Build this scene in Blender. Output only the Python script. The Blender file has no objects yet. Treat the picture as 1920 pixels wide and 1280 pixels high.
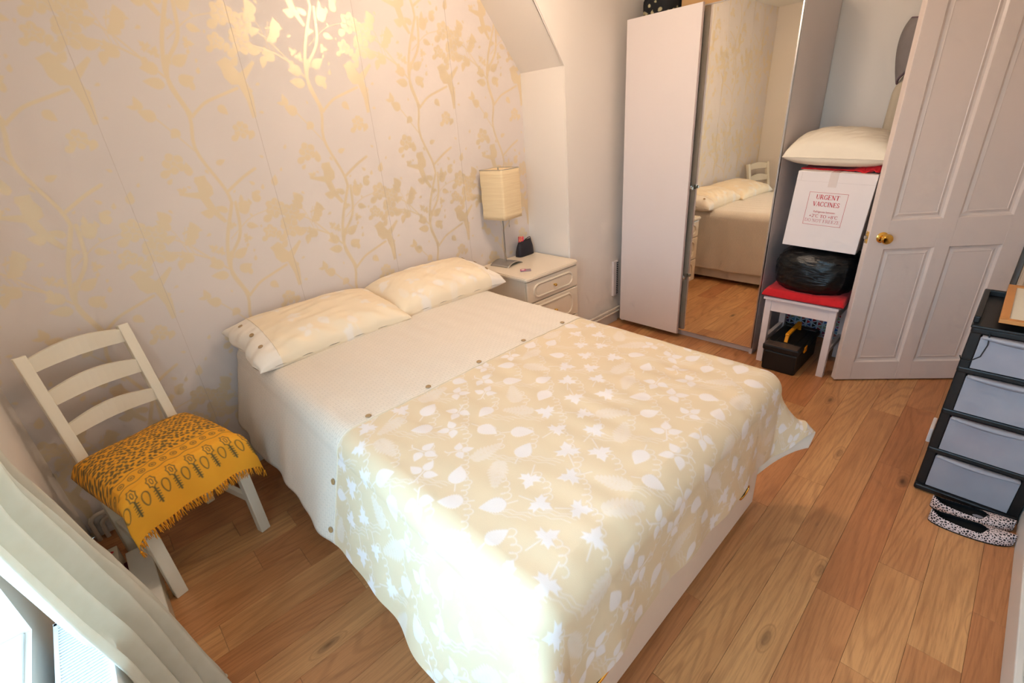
import bpy, bmesh, math, random
import numpy as np
from mathutils import Matrix, Vector

random.seed(7)
rng = np.random.RandomState(11)
scene = bpy.context.scene
COL = scene.collection

# ------------------------------------------------------------------ camera
cam_d = bpy.data.cameras.new('camera')
cam_d.sensor_width = 36.0
cam_d.lens = 875.7 / 1920 * 36.0
cam_d.clip_start = 0.02
cam = bpy.data.objects.new('camera', cam_d)
COL.objects.link(cam)
cam.matrix_world = Matrix(((0.71918041, 0.33792276, -0.60711428, 0.0),
                           (-0.69100892, 0.25641737, -0.67583785, 0.0),
                           (-0.07270634, 0.90557073, 0.41791799, 1.5),
                           (0, 0, 0, 1)))
scene.camera = cam

# ------------------------------------------------------------------ daylight
world = bpy.data.worlds.new('sky')
scene.world = world
world.use_nodes = True
wnt = world.node_tree
bg = wnt.nodes['Background']
# overcast sky above the horizon, darker ground below it
wtc = wnt.nodes.new('ShaderNodeTexCoord'); wsx = wnt.nodes.new('ShaderNodeSeparateXYZ'); wmr = wnt.nodes.new('ShaderNodeMapRange'); wmx = wnt.nodes.new('ShaderNodeMix')
wmx.data_type = 'RGBA'
wnt.links.new(wtc.outputs['Generated'], wsx.inputs[0]); wnt.links.new(wsx.outputs[2], wmr.inputs[0])
wmr.inputs[1].default_value = -.04; wmr.inputs[2].default_value = .04
wnt.links.new(wmr.outputs[0], wmx.inputs[0])
wmx.inputs[6].default_value = (.20, .25, .25, 1)
wmx.inputs[7].default_value = (.46, .75, 1.0, 1)
wnt.links.new(wmx.outputs[2], bg.inputs['Color'])
bg.inputs['Strength'].default_value = 7.4

pd = bpy.data.lights.new('window_portal', 'AREA')
pd.shape = 'RECTANGLE'; pd.size = 1.48; pd.size_y = 1.58
pd.cycles.is_portal = True
po = bpy.data.objects.new('window_portal', pd)
COL.objects.link(po)
po.location = (-0.66, 0.59, 1.31)
po.rotation_euler = (math.radians(90), 0, math.radians(-90))

LAMP_POS = (1.62, 1.30, 2.23)
LAMP_STRENGTH = 22.0
LAMP_COLOR = (1.0, 0.80, 0.635)

vs = scene.view_settings
vs.view_transform = 'Standard'
vs.look = 'None'
vs.exposure = 0.44
vs.gamma = 1.0
vs.use_curve_mapping = False
cy = scene.cycles
cy.max_bounces = 6; cy.diffuse_bounces = 4; cy.glossy_bounces = 4; cy.transmission_bounces = 4; cy.transparent_max_bounces = 6
cy.use_adaptive_sampling = True; cy.adaptive_threshold = .07; cy.adaptive_min_samples = 12

# ------------------------------------------------------------------ helpers
def lin(c):
    if isinstance(c, str):
        c = c.lstrip('#'); c = [int(c[i:i+2], 16) / 255 for i in (0, 2, 4)]
    else:
        c = [v / 255 for v in c]
    return tuple(v / 12.92 if v <= .04045 else ((v + .055) / 1.055) ** 2.4 for v in c)

def new_mat(name):
    m = bpy.data.materials.new(name); m.use_nodes = True
    nt = m.node_tree
    return m, nt, nt.nodes['Principled BSDF']

def N(nt, typ, **kw):
    n = nt.nodes.new(typ)
    for k, v in kw.items():
        if k.startswith('i_'): n.inputs[k[2:].replace('_', ' ')].default_value = v
        else: setattr(n, k, v)
    return n

def mixc(nt, fac, a, b):
    n = nt.nodes.new('ShaderNodeMix'); n.data_type = 'RGBA'
    if hasattr(fac, 'is_linked') or hasattr(fac, 'links'): nt.links.new(fac, n.inputs[0])
    else: n.inputs[0].default_value = fac
    for idx, v in ((6, a), (7, b)):
        if isinstance(v, tuple): n.inputs[idx].default_value = (*v[:3], 1)
        else: nt.links.new(v, n.inputs[idx])
    return n.outputs[2]

def mixf(nt, fac, a, b):
    n = nt.nodes.new('ShaderNodeMapRange')
    nt.links.new(fac, n.inputs[0])
    n.inputs[3].default_value = a; n.inputs[4].default_value = b
    return n.outputs[0]

def bump(nt, bs, src, strength=.3, dist=.002, chain=None):
    b = N(nt, 'ShaderNodeBump'); b.inputs['Strength'].default_value = strength
    b.inputs['Distance'].default_value = dist
    nt.links.new(src, b.inputs['Height'])
    if chain: nt.links.new(chain, b.inputs['Normal'])
    nt.links.new(b.outputs[0], bs.inputs['Normal'])
    return b.outputs[0]

def objco(nt, scale=(1, 1, 1), rot=(0, 0, 0)):
    t = N(nt, 'ShaderNodeTexCoord'); mp = N(nt, 'ShaderNodeMapping')
    mp.inputs['Scale'].default_value = scale; mp.inputs['Rotation'].default_value = rot
    nt.links.new(t.outputs['Object'], mp.inputs[0])
    return mp.outputs[0]

def mat(name, col, rough=.5, metal=0., noise=None, var=.06, bmp=None, bscale=200., bdist=.001,
        coat=0., spec=None, sheen=0.):
    """plain material with a little procedural mottling and optional bump"""
    m, nt, bs = new_mat(name)
    c = lin(col)
    co = objco(nt)
    nz = N(nt, 'ShaderNodeTexNoise'); nz.inputs['Scale'].default_value = noise or 6.
    nz.inputs['Detail'].default_value = 4.
    nt.links.new(co, nz.inputs[0])
    lo = tuple(v * (1 - var) for v in c); hi = tuple(min(1, v * (1 + var * .6)) for v in c)
    nt.links.new(mixc(nt, nz.outputs[0], lo, hi), bs.inputs['Base Color'])
    bs.inputs['Roughness'].default_value = rough
    bs.inputs['Metallic'].default_value = metal
    if coat: bs.inputs['Coat Weight'].default_value = coat; bs.inputs['Coat Roughness'].default_value = .1
    if spec is not None: bs.inputs['Specular IOR Level'].default_value = spec
    if sheen: bs.inputs['Sheen Weight'].default_value = sheen
    if bmp:
        n2 = N(nt, 'ShaderNodeTexNoise'); n2.inputs['Scale'].default_value = bscale
        n2.inputs['Detail'].default_value = 3.
        nt.links.new(co, n2.inputs[0]); bump(nt, bs, n2.outputs[0], bmp, bdist)
    return m

def link(o, parent=None):
    COL.objects.link(o)
    if parent is not None: o.parent = parent
    return o

ORG = {}
def origin(p):
    while p is not None:
        if p in ORG: return ORG[p]
        p = p.parent
    return (0, 0, 0)

def mk(name, V, F, m, parent=None, smooth=False, world_co=False, auto=None):
    """one mesh object from vertices and faces; world_co: vertices are in world space"""
    V = np.asarray(V, float).reshape(-1, 3)
    if world_co and parent is not None: V = V - np.array(origin(parent))
    me = bpy.data.meshes.new(name)
    if isinstance(F, np.ndarray):
        nf, k = F.shape
        me.vertices.add(len(V)); me.vertices.foreach_set('co', V.ravel())
        me.loops.add(nf * k); me.loops.foreach_set('vertex_index', F.ravel().astype(np.int32))
        me.polygons.add(nf); me.polygons.foreach_set('loop_start', np.arange(0, nf * k, k, dtype=np.int32))
        me.update(calc_edges=True)
    else:
        me.from_pydata([tuple(v) for v in V], [], [tuple(f) for f in F])
    me.validate()
    if smooth: me.polygons.foreach_set('use_smooth', [True] * len(me.polygons))
    if m is not None: me.materials.append(m)
    o = bpy.data.objects.new(name, me)
    return link(o, parent)

def share(o, name=None, parent=None):
    c = o.copy()
    if name: c.name = name
    COL.objects.link(c); c.parent = parent if parent is not None else o.parent
    return c

class MB:
    """collects primitives into one mesh"""
    def __init__(s): s.V = []; s.F = []
    def add(s, V, F):
        n = len(s.V); s.V += [tuple(v) for v in V]; s.F += [tuple(i + n for i in f) for f in F]; return s
    def box(s, lo, hi, bev=0.0, M=None):
        bm = bmesh.new(); bmesh.ops.create_cube(bm, size=1)
        lo = Vector(lo); hi = Vector(hi); c = (lo + hi) / 2; d = hi - lo
        for v in bm.verts: v.co = Vector((v.co.x * d.x + c.x, v.co.y * d.y + c.y, v.co.z * d.z + c.z))
        if bev: bmesh.ops.bevel(bm, geom=list(bm.edges), offset=min(bev, min(d) * .45), segments=2, affect='EDGES', profile=.5)
        if M is not None: bmesh.ops.transform(bm, matrix=M, verts=bm.verts)
        bm.verts.ensure_lookup_table(); bm.verts.index_update()
        s.add([v.co for v in bm.verts], [[v.index for v in f.verts] for f in bm.faces]); bm.free(); return s
    def bar(s, a, b, w, h, bev=0.0, up=(0, 0, 1)):
        """rectangular bar from a to b; w across, h along up"""
        a = Vector(a); b = Vector(b); d = b - a; L = d.length; z = d / L
        x = z.cross(Vector(up))
        if x.length < 1e-4: x = z.cross(Vector((1, 0, 0)))
        x.normalize(); y = x.cross(z)
        M = Matrix((( x.x, y.x, z.x, a.x), (x.y, y.y, z.y, a.y), (x.z, y.z, z.z, a.z), (0, 0, 0, 1)))
        return s.box((-w / 2, -h / 2, 0), (w / 2, h / 2, L), bev, M)
    def tube(s, P, r, n=10, cap=True):
        P = [Vector(p) for p in P]; k = len(P); R = r if hasattr(r, '__len__') else [r] * k
        prev = None; rings = []
        for i, p in enumerate(P):
            t = (P[min(i + 1, k - 1)] - P[max(i - 1, 0)]).normalized()
            if prev is None:
                x = t.cross(Vector((0, 0, 1)))
                if x.length < 1e-3: x = t.cross(Vector((0, 1, 0)))
            else: x = prev - t * prev.dot(t)
            x.normalize(); prev = x; y = t.cross(x)
            rings.append([p + (x * math.cos(a) + y * math.sin(a)) * R[i] for a in [2 * math.pi * j / n for j in range(n)]])
        V = [v for rg in rings for v in rg]; F = []
        for i in range(k - 1):
            for j in range(n):
                F.append((i * n + j, i * n + (j + 1) % n, (i + 1) * n + (j + 1) % n, (i + 1) * n + j))
        if cap: F.append(tuple(range(n - 1, -1, -1))); F.append(tuple((k - 1) * n + j for j in range(n)))
        return s.add(V, F)
    def lathe(s, prof, n=24, M=None, cap=True):
        V = []; F = []; k = len(prof)
        for r, z in prof:
            for j in range(n):
                a = 2 * math.pi * j / n; V.append(Vector((r * math.cos(a), r * math.sin(a), z)))
        for i in range(k - 1):
            for j in range(n): F.append((i * n + j, i * n + (j + 1) % n, (i + 1) * n + (j + 1) % n, (i + 1) * n + j))
        if cap: F.append(tuple(range(n - 1, -1, -1))); F.append(tuple((k - 1) * n + j for j in range(n)))
        if M is not None: V = [M @ v for v in V]
        return s.add(V, F)
    def out(s, name, m, parent=None, smooth=False, w=False):
        o = mk(name, s.V, s.F, m, parent, smooth, w)
        if smooth:
            try: o.data.set_sharp_from_angle(angle=math.radians(40))
            except Exception: pass
        return o

def grid_faces(nu, nv):
    """vertex index = j*nu+i"""
    i, j = np.meshgrid(np.arange(nu - 1), np.arange(nv - 1))
    a = (j * nu + i).ravel()
    return np.stack([a, a + 1, a + nu + 1, a + nu], 1)

def thing(name, label, cat, loc=(0, 0, 0), rz=0., group=None, rot=None):
    o = bpy.data.objects.new(name, None); COL.objects.link(o)
    o.empty_display_size = .05
    o.location = loc; o.rotation_euler = rot if rot else (0, 0, rz)
    ORG[o] = loc
    return tag(o, label, cat, group)

def tag(o, label, cat, group=None, kind=None):
    o['label'] = label; o['category'] = cat
    if group: o['group'] = group
    if kind: o['kind'] = kind
    return o

def struct(o, label=None, cat=None):
    o['kind'] = 'structure'
    if label: o['label'] = label
    if cat: o['category'] = cat
    return o

def attr(o, name, arr):
    a = o.data.attributes.new(name, 'FLOAT', 'POINT')
    a.data.foreach_set('value', np.asarray(arr, np.float32).ravel())

def solidify(o, t, offset=-1., mo=0):
    s = o.modifiers.new('thickness', 'SOLIDIFY'); s.thickness = t; s.offset = offset; s.material_offset = mo
    s.use_even_offset = False
    return o

def wob(x, y, seed, freq=4., n=6):
    r = np.random.RandomState(seed); o = 0
    for k in range(n):
        f = freq * (.5 + r.rand() * 1.2); a = r.rand() * 6.28
        o = o + np.sin((x * math.cos(a) + y * math.sin(a)) * f + r.rand() * 6.28) / n
    return o

# -------------------------------------------------- flat print: shapes drawn on a regular grid
class Ras:
    def __init__(s, x0, y0, d, nx, ny):
        s.x0, s.y0, s.d, s.nx, s.ny = x0, y0, d, nx, ny; s.m = np.zeros((ny, nx))
    def win(s, P, pad):
        a = P.min(0) - pad; b = P.max(0) + pad
        i0 = max(0, int((a[0] - s.x0) / s.d)); i1 = min(s.nx, int((b[0] - s.x0) / s.d) + 2)
        j0 = max(0, int((a[1] - s.y0) / s.d)); j1 = min(s.ny, int((b[1] - s.y0) / s.d) + 2)
        if i1 <= i0 or j1 <= j0: return None
        X, Y = np.meshgrid(s.x0 + s.d * np.arange(i0, i1), s.y0 + s.d * np.arange(j0, j1))
        return (slice(j0, j1), slice(i0, i1)), X, Y
    @staticmethod
    def dist(A, B, X, Y):
        d = np.full(X.shape, 1e9)
        for (ax, ay), (bx, by) in zip(A, B):
            vx, vy = bx - ax, by - ay; L = vx * vx + vy * vy + 1e-12
            t = np.clip(((X - ax) * vx + (Y - ay) * vy) / L, 0, 1)
            d = np.minimum(d, np.hypot(X - ax - t * vx, Y - ay - t * vy))
        return d
    def put(s, w, v, sub):
        if sub: s.m[w] = np.minimum(s.m[w], 1 - v)
        else: s.m[w] = np.maximum(s.m[w], v)
    def poly(s, P, val=1., soft=None, sub=False):
        P = np.asarray(P, float); soft = soft or s.d * 1.2
        w = s.win(P, soft * 2)
        if w is None: return
        sl, X, Y = w; Q = np.roll(P, -1, 0); ins = np.zeros(X.shape, bool)
        for (ax, ay), (bx, by) in zip(P, Q):
            c = (ay > Y) != (by > Y)
            if ay != by: ins ^= c & (X < (bx - ax) * (Y - ay) / (by - ay) + ax)
        d = s.dist(P, Q, X, Y); sd = np.where(ins, d, -d)
        s.put(sl, val * np.clip(.5 + sd / soft, 0, 1), sub)
    def stroke(s, P, wd, val=1., sub=False):
        P = np.asarray(P, float); w = s.win(P, wd + s.d * 2)
        if w is None: return
        sl, X, Y = w; d = s.dist(P[:-1], P[1:], X, Y)
        s.put(sl, val * np.clip(.5 + (wd / 2 - d) / (s.d * 1.2), 0, 1), sub)
    def blur(s, k=1):
        for _ in range(k):
            p = np.pad(s.m, 1, mode='edge'); s.m = (p[1:-1, 1:-1] * 2 + p[:-2, 1:-1] + p[2:, 1:-1] + p[1:-1, :-2] + p[1:-1, 2:]) / 6

def xf(P, x, y, sc, a, mirror=False):
    P = np.asarray(P, float).copy()
    if mirror: P[:, 0] *= -1
    c, s_ = math.cos(a), math.sin(a)
    return np.stack([x + sc * (P[:, 0] * c - P[:, 1] * s_), y + sc * (P[:, 0] * s_ + P[:, 1] * c)], 1)

def leaf_oval(w=.38, ser=.05, n=28):
    t = np.linspace(0, 2 * np.pi, n, endpoint=False)
    y = np.cos(t); x = np.sin(t) * w * (1 - .35 * np.cos(t)) * (1 - .25 * np.cos(t) ** 6)
    k = 1 + ser * np.where(np.arange(n) % 2, 1, -1)
    return np.stack([x * k, y * .5], 1) * [1, 1]
def leaf_maple():
    pts = [(-90, .12), (-60, .42), (-40, .34), (-20, .62), (0, .46), (12, .66), (28, .36), (45, .30), (58, .56), (70, .52), (90, .80),
           (110, .52), (122, .56), (135, .30), (152, .36), (168, .66), (180, .46), (200, .62), (220, .34), (240, .42)]
    return np.array([(r * math.cos(math.radians(a)), r * math.sin(math.radians(a))) for a, r in pts])
def rose(n=40, k=6, d=.16, ph=0):
    t = np.linspace(0, 2 * np.pi, n, endpoint=False); r = .5 * (1 - d + d * np.abs(np.cos(k * t / 2 + ph)) * 2 - d * .4)
    return np.stack([r * np.cos(t), r * np.sin(t)], 1)
BIRD = np.array([(-.10, .50), (.02, .56), (.12, .48), (.14, .36), (.24, .22), (.42, .34), (.62, .50), (.66, .44), (.46, .20), (.34, .06),
                 (.42, -.30), (.36, -.78), (.26, -.80), (.24, -.40), (.14, -.04), (-.02, -.04), (-.14, .12), (-.16, .32), (-.22, .44)])
def leaf_birch(n=22):
    t = np.linspace(0, 1, n); wv = .40 * np.sin(np.pi * t ** .72) ** .85 * (1 - .25 * t); y = -.46 + 1.0 * t
    wv = wv * (1 + .07 * np.where(np.arange(n) % 2, 1, -1)); wv[0] = .03; wv[-1] = 0
    return np.concatenate([np.stack([wv, y], 1), np.stack([-wv, y], 1)[::-1]])
BIRCH = leaf_birch()
OVAL = leaf_oval(); OVALS = leaf_oval(.34, .0); MAPLE = leaf_maple(); BROAD = leaf_oval(.50, .06)

# ------------------------------------------------------------------ materials
M_paint = mat('white_wall_paint', (236, 226, 216), .62, noise=3, var=.02, bmp=.15, bscale=120, bdist=.0006)
M_ceil = mat('ceiling_paint', (238, 232, 222), .8, noise=3, var=.02)
M_gloss = mat('white_gloss_paint', (230, 212, 202), .3, noise=4, var=.02, bmp=.04, bscale=40, bdist=.0006)
M_skirt = mat('skirting_paint', (225, 218, 210), .4, noise=5, var=.05)
M_white = mat('white_laminate', (228, 216, 212), .35, noise=4, var=.02)
M_cream_lam = mat('cream_laminate', (240, 222, 198), .28, noise=4, var=.02)
M_chair = mat('white_painted_wood', (238, 228, 208), .4, noise=8, var=.04, bmp=.05, bscale=60)
M_chrome = mat('brushed_steel', (196, 192, 186), .28, 1., noise=30, var=.1)
M_brass = mat('polished_brass', (236, 190, 96), .12, 1., noise=20, var=.05)
M_alu = mat('aluminium_edge', (205, 200, 198), .3, 1., noise=20, var=.05)
M_black = mat('black_plastic', (22, 20, 20), .42, noise=20, var=.2, bmp=.1, bscale=400)
M_divan = mat('divan_fabric', (232, 208, 186), .85, noise=40, var=.03, bmp=.2, bscale=700, bdist=.0005, sheen=.2)
M_mattress = mat('mattress_fabric', (236, 226, 208), .9, noise=10, var=.04)
M_red = mat('red_fabric', (205, 12, 26), .85, noise=60, var=.15, bmp=.4, bscale=500, bdist=.001, sheen=.1)
M_box = mat('white_card', (236, 224, 220), .7, noise=5, var=.03)
M_ink = mat('red_ink', (196, 40, 48), .7, var=.02)
M_dkink = mat('black_ink', (30, 26, 26), .7, var=.02)
M_tape = mat('clear_tape', (226, 210, 202), .18, noise=40, var=.05)
M_pillow_w = mat('cream_cotton', (238, 224, 202), .85, noise=10, var=.04, bmp=.25, bscale=25, bdist=.006)
M_radiator = mat('radiator_enamel', (240, 242, 244), .3, noise=3, var=.01)
M_dark = mat('dark_gap', (30, 28, 30), .8)
M_uPVC = mat('window_plastic', (238, 240, 242), .3, noise=3, var=.01)
M_pipe = mat('painted_pipe', (220, 206, 190), .4, noise=10, var=.05)

def fabric_print(name, base, ink, r0=.5, r1=.7, weave=500., bs_=.15, metal=0., rough_noise=False):
    m, nt, bs = new_mat(name)
    a = N(nt, 'ShaderNodeAttribute'); a.attribute_name = 'ink'
    co = objco(nt)
    nz = N(nt, 'ShaderNodeTexNoise'); nz.inputs['Scale'].default_value = 5; nt.links.new(co, nz.inputs[0])
    b = lin(base); k = lin(ink)
    cb = mixc(nt, nz.outputs[0], tuple(v * .96 for v in b), tuple(min(1, v * 1.03) for v in b))
    nt.links.new(mixc(nt, a.outputs['Fac'], cb, k), bs.inputs['Base Color'])
    nt.links.new(mixf(nt, a.outputs['Fac'], r0, r1), bs.inputs['Roughness'])
    if metal: nt.links.new(mixf(nt, a.outputs['Fac'], 0., metal), bs.inputs['Metallic'])
    wv = N(nt, 'ShaderNodeTexNoise'); wv.inputs['Scale'].default_value = weave; nt.links.new(co, wv.inputs[0])
    ad = N(nt, 'ShaderNodeMath', operation='ADD'); ad.inputs[1].default_value = 0
    mu = N(nt, 'ShaderNodeMath', operation='MULTIPLY'); mu.inputs[1].default_value = 1.2
    nt.links.new(a.outputs['Fac'], mu.inputs[0]); nt.links.new(wv.outputs[0], ad.inputs[0]); nt.links.new(mu.outputs[0], ad.inputs[1])
    bump(nt, bs, ad.outputs[0], bs_, .0008)
    return m

M_wallpaper = fabric_print('floral_wallpaper', (222, 210, 203), (226, 207, 176), .64, .40, 300., .04, metal=.27)
M_duvet = fabric_print('leaf_jacquard', (224, 202, 169), (233, 222, 217), .42, .65, 600., .25)
M_pillowcase = fabric_print('leaf_pillowcase', (240, 219, 188), (240, 229, 218), .6, .7, 600., .2)
M_throw = fabric_print('block_printed_cotton', (238, 164, 36), (104, 88, 48), .8, .8, 700., .2)

def plain_quilt():
    m, nt, bs = new_mat('cream_pintuck_cotton')
    co = objco(nt)
    br = N(nt, 'ShaderNodeTexBrick'); br.offset = .5; br.inputs['Scale'].default_value = 1.
    br.inputs['Color1'].default_value = (1, 1, 1, 1); br.inputs['Color2'].default_value = (.75, .75, .75, 1); br.inputs['Mortar'].default_value = (0, 0, 0, 1)
    br.inputs['Mortar Size'].default_value = .0016; br.inputs['Mortar Smooth'].default_value = .6
    br.inputs['Brick Width'].default_value = .028; br.inputs['Row Height'].default_value = .011
    nz = N(nt, 'ShaderNodeTexNoise'); nz.inputs['Scale'].default_value = 14
    nt.links.new(co, nz.inputs[0])
    uv = N(nt, 'ShaderNodeAttribute'); uv.attribute_name = 'cloth'; uv.attribute_type = 'GEOMETRY'
    dist = mixc(nt, .012, uv.outputs['Vector'], nz.outputs['Color'])
    nt.links.new(dist, br.inputs[0])
    c = lin((233, 219, 203))
    nt.links.new(mixc(nt, br.outputs[0], tuple(v * .87 for v in c), c), bs.inputs['Base Color'])
    bs.inputs['Roughness'].default_value = .7
    bump(nt, bs, br.outputs[0], .35, .0025)
    return m
M_quilt = plain_quilt()

def wood_floor():
    m, nt, bs = new_mat('oiled_oak')
    t = N(nt, 'ShaderNodeTexCoord'); oi = N(nt, 'ShaderNodeObjectInfo')
    off = N(nt, 'ShaderNodeVectorMath', operation='SCALE'); off.inputs[0].default_value = (37., 11., 5.)
    nt.links.new(oi.outputs['Random'], off.inputs['Scale'])
    ad = N(nt, 'ShaderNodeVectorMath', operation='ADD')
    nt.links.new(t.outputs['Object'], ad.inputs[0]); nt.links.new(off.outputs[0], ad.inputs[1])
    def mapped(sc):
        mp = N(nt, 'ShaderNodeMapping'); mp.inputs['Scale'].default_value = sc; nt.links.new(ad.outputs[0], mp.inputs[0]); return mp.outputs[0]
    # knots
    vo = N(nt, 'ShaderNodeTexVoronoi'); vo.inputs['Scale'].default_value = 1.; nt.links.new(mapped((2.6, 7.5, 1)), vo.inputs[0])
    kn = N(nt, 'ShaderNodeMapRange'); kn.inputs[1].default_value = .03; kn.inputs[2].default_value = .20; kn.inputs[3].default_value = 1.; kn.inputs[4].default_value = 0.
    nt.links.new(vo.outputs['Distance'], kn.inputs[0])
    vr = N(nt, 'ShaderNodeSeparateColor'); nt.links.new(vo.outputs['Color'], vr.inputs[0])
    gate = N(nt, 'ShaderNodeMath', operation='GREATER_THAN'); gate.inputs[1].default_value = .52; nt.links.new(vr.outputs[0], gate.inputs[0])
    kg = N(nt, 'ShaderNodeMath', operation='MULTIPLY'); nt.links.new(kn.outputs[0], kg.inputs[0]); nt.links.new(gate.outputs[0], kg.inputs[1])
    # cathedral rings: a stretched field cut into contour lines
    n1 = N(nt, 'ShaderNodeTexNoise'); n1.inputs['Scale'].default_value = 1.; n1.inputs['Detail'].default_value = 1.; n1.inputs['Distortion'].default_value = .25
    nt.links.new(mapped((.6, 4.6, 1)), n1.inputs[0])
    k2 = N(nt, 'ShaderNodeMath', operation='MULTIPLY_ADD'); k2.inputs[1].default_value = .13
    nt.links.new(kg.outputs[0], k2.inputs[0]); nt.links.new(n1.outputs[0], k2.inputs[2])
    rg = N(nt, 'ShaderNodeMath', operation='MULTIPLY'); rg.inputs[1].default_value = 120.; nt.links.new(k2.outputs[0], rg.inputs[0])
    sn = N(nt, 'ShaderNodeMath', operation='SINE'); nt.links.new(rg.outputs[0], sn.inputs[0])
    ring = N(nt, 'ShaderNodeMapRange'); ring.inputs[1].default_value = .25; ring.inputs[2].default_value = 1.; nt.links.new(sn.outputs[0], ring.inputs[0])
    # fine fibre
    n2 = N(nt, 'ShaderNodeTexNoise'); n2.inputs['Scale'].default_value = 1.; n2.inputs['Detail'].default_value = 6.; n2.inputs['Roughness'].default_value = .65
    nt.links.new(mapped((9., 170., 1)), n2.inputs[0])
    n3 = N(nt, 'ShaderNodeTexNoise'); n3.inputs['Scale'].default_value = 1.; n3.inputs['Detail'].default_value = 2.
    nt.links.new(mapped((1.6, 9., 1)), n3.inputs[0])
    a = mixc(nt, oi.outputs['Random'], lin((220, 164, 108)), lin((194, 126, 80)))
    f3 = N(nt, 'ShaderNodeMapRange'); f3.inputs[1].default_value = .35; f3.inputs[2].default_value = .75; f3.inputs[4].default_value = .55; nt.links.new(n3.outputs[0], f3.inputs[0])
    b = mixc(nt, f3.outputs[0], a, lin((168, 106, 62)))
    rf = N(nt, 'ShaderNodeMath', operation='MULTIPLY'); rf.inputs[1].default_value = .24; nt.links.new(ring.outputs[0], rf.inputs[0])
    c = mixc(nt, rf.outputs[0], b, lin((128, 74, 42)))
    ff = N(nt, 'ShaderNodeMapRange'); ff.inputs[1].default_value = .45; ff.inputs[2].default_value = .75; ff.inputs[4].default_value = .45; nt.links.new(n2.outputs[0], ff.inputs[0])
    d = mixc(nt, ff.outputs[0], c, lin((134, 80, 46)))
    k3 = N(nt, 'ShaderNodeMath', operation='POWER'); k3.inputs[1].default_value = 2.2; nt.links.new(kg.outputs[0], k3.inputs[0])
    k4 = N(nt, 'ShaderNodeMath', operation='MULTIPLY'); k4.inputs[1].default_value = .85; nt.links.new(k3.outputs[0], k4.inputs[0])
    e = mixc(nt, k4.outputs[0], d, lin((58, 28, 14)))
    nt.links.new(e, bs.inputs['Base Color'])
    bs.inputs['Roughness'].default_value = .42
    bump(nt, bs, n2.outputs[0], .12, .0008)
    return m
M_oak = wood_floor()

# ================================================================== ROOM
X0, X1, Y0, Y1, ZC = -.37, 3.60, -.32, 2.43, 2.46
BX, BY = 2.44, 2.05            # boxed-in corner beside the nightstand
SOF = 1.80

fl = struct(MB().box((X0 - .3, Y0 - .05, -.12), (X1 + .05, Y1 + .05, -.014)).out('floor', M_dark), 'oak plank floor', 'floor')
def rowy(k): return .27 + (.1245 if k <= 0 else .128) * k
known = {-2: [1.43, 2.30], -4: [1.405], 0: [.81, 1.975], -3: [1.685], -5: [1.66], 1: [1.12, 1.70], -1: [1.585], 9: [-.08], 11: [.11],
         10: [.25], 8: [.35], 13: [.095], 12: [.29], 14: [-.125], 7: [-.04]}
pr = random.Random(3)
for k in range(-5, 17):
    y0 = max(rowy(k), Y0); y1 = min(rowy(k + 1), Y1)
    if y1 - y0 < .01: continue
    js = sorted(known.get(k, [pr.uniform(-.2, 1.2)]))
    while js[0] > X0 + .35: js.insert(0, js[0] - pr.uniform(.45, 1.15))
    while js[-1] < X1 - .3: js.append(js[-1] + pr.uniform(.5, 1.25))
    js = [j for j in js if X0 + .04 < j < X1 - .04]
    es = [X0] + js + [X1]
    for a, b in zip(es[:-1], es[1:]):
        L = b - a - .0006; W = y1 - y0 - .0006
        o = MB().box((0, 0, -.014), (L, W, 0), .0007).out('plank', M_oak, fl)
        o.location = (a + .0003, y0 + .0003, pr.uniform(-.0005, 0))

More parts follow.
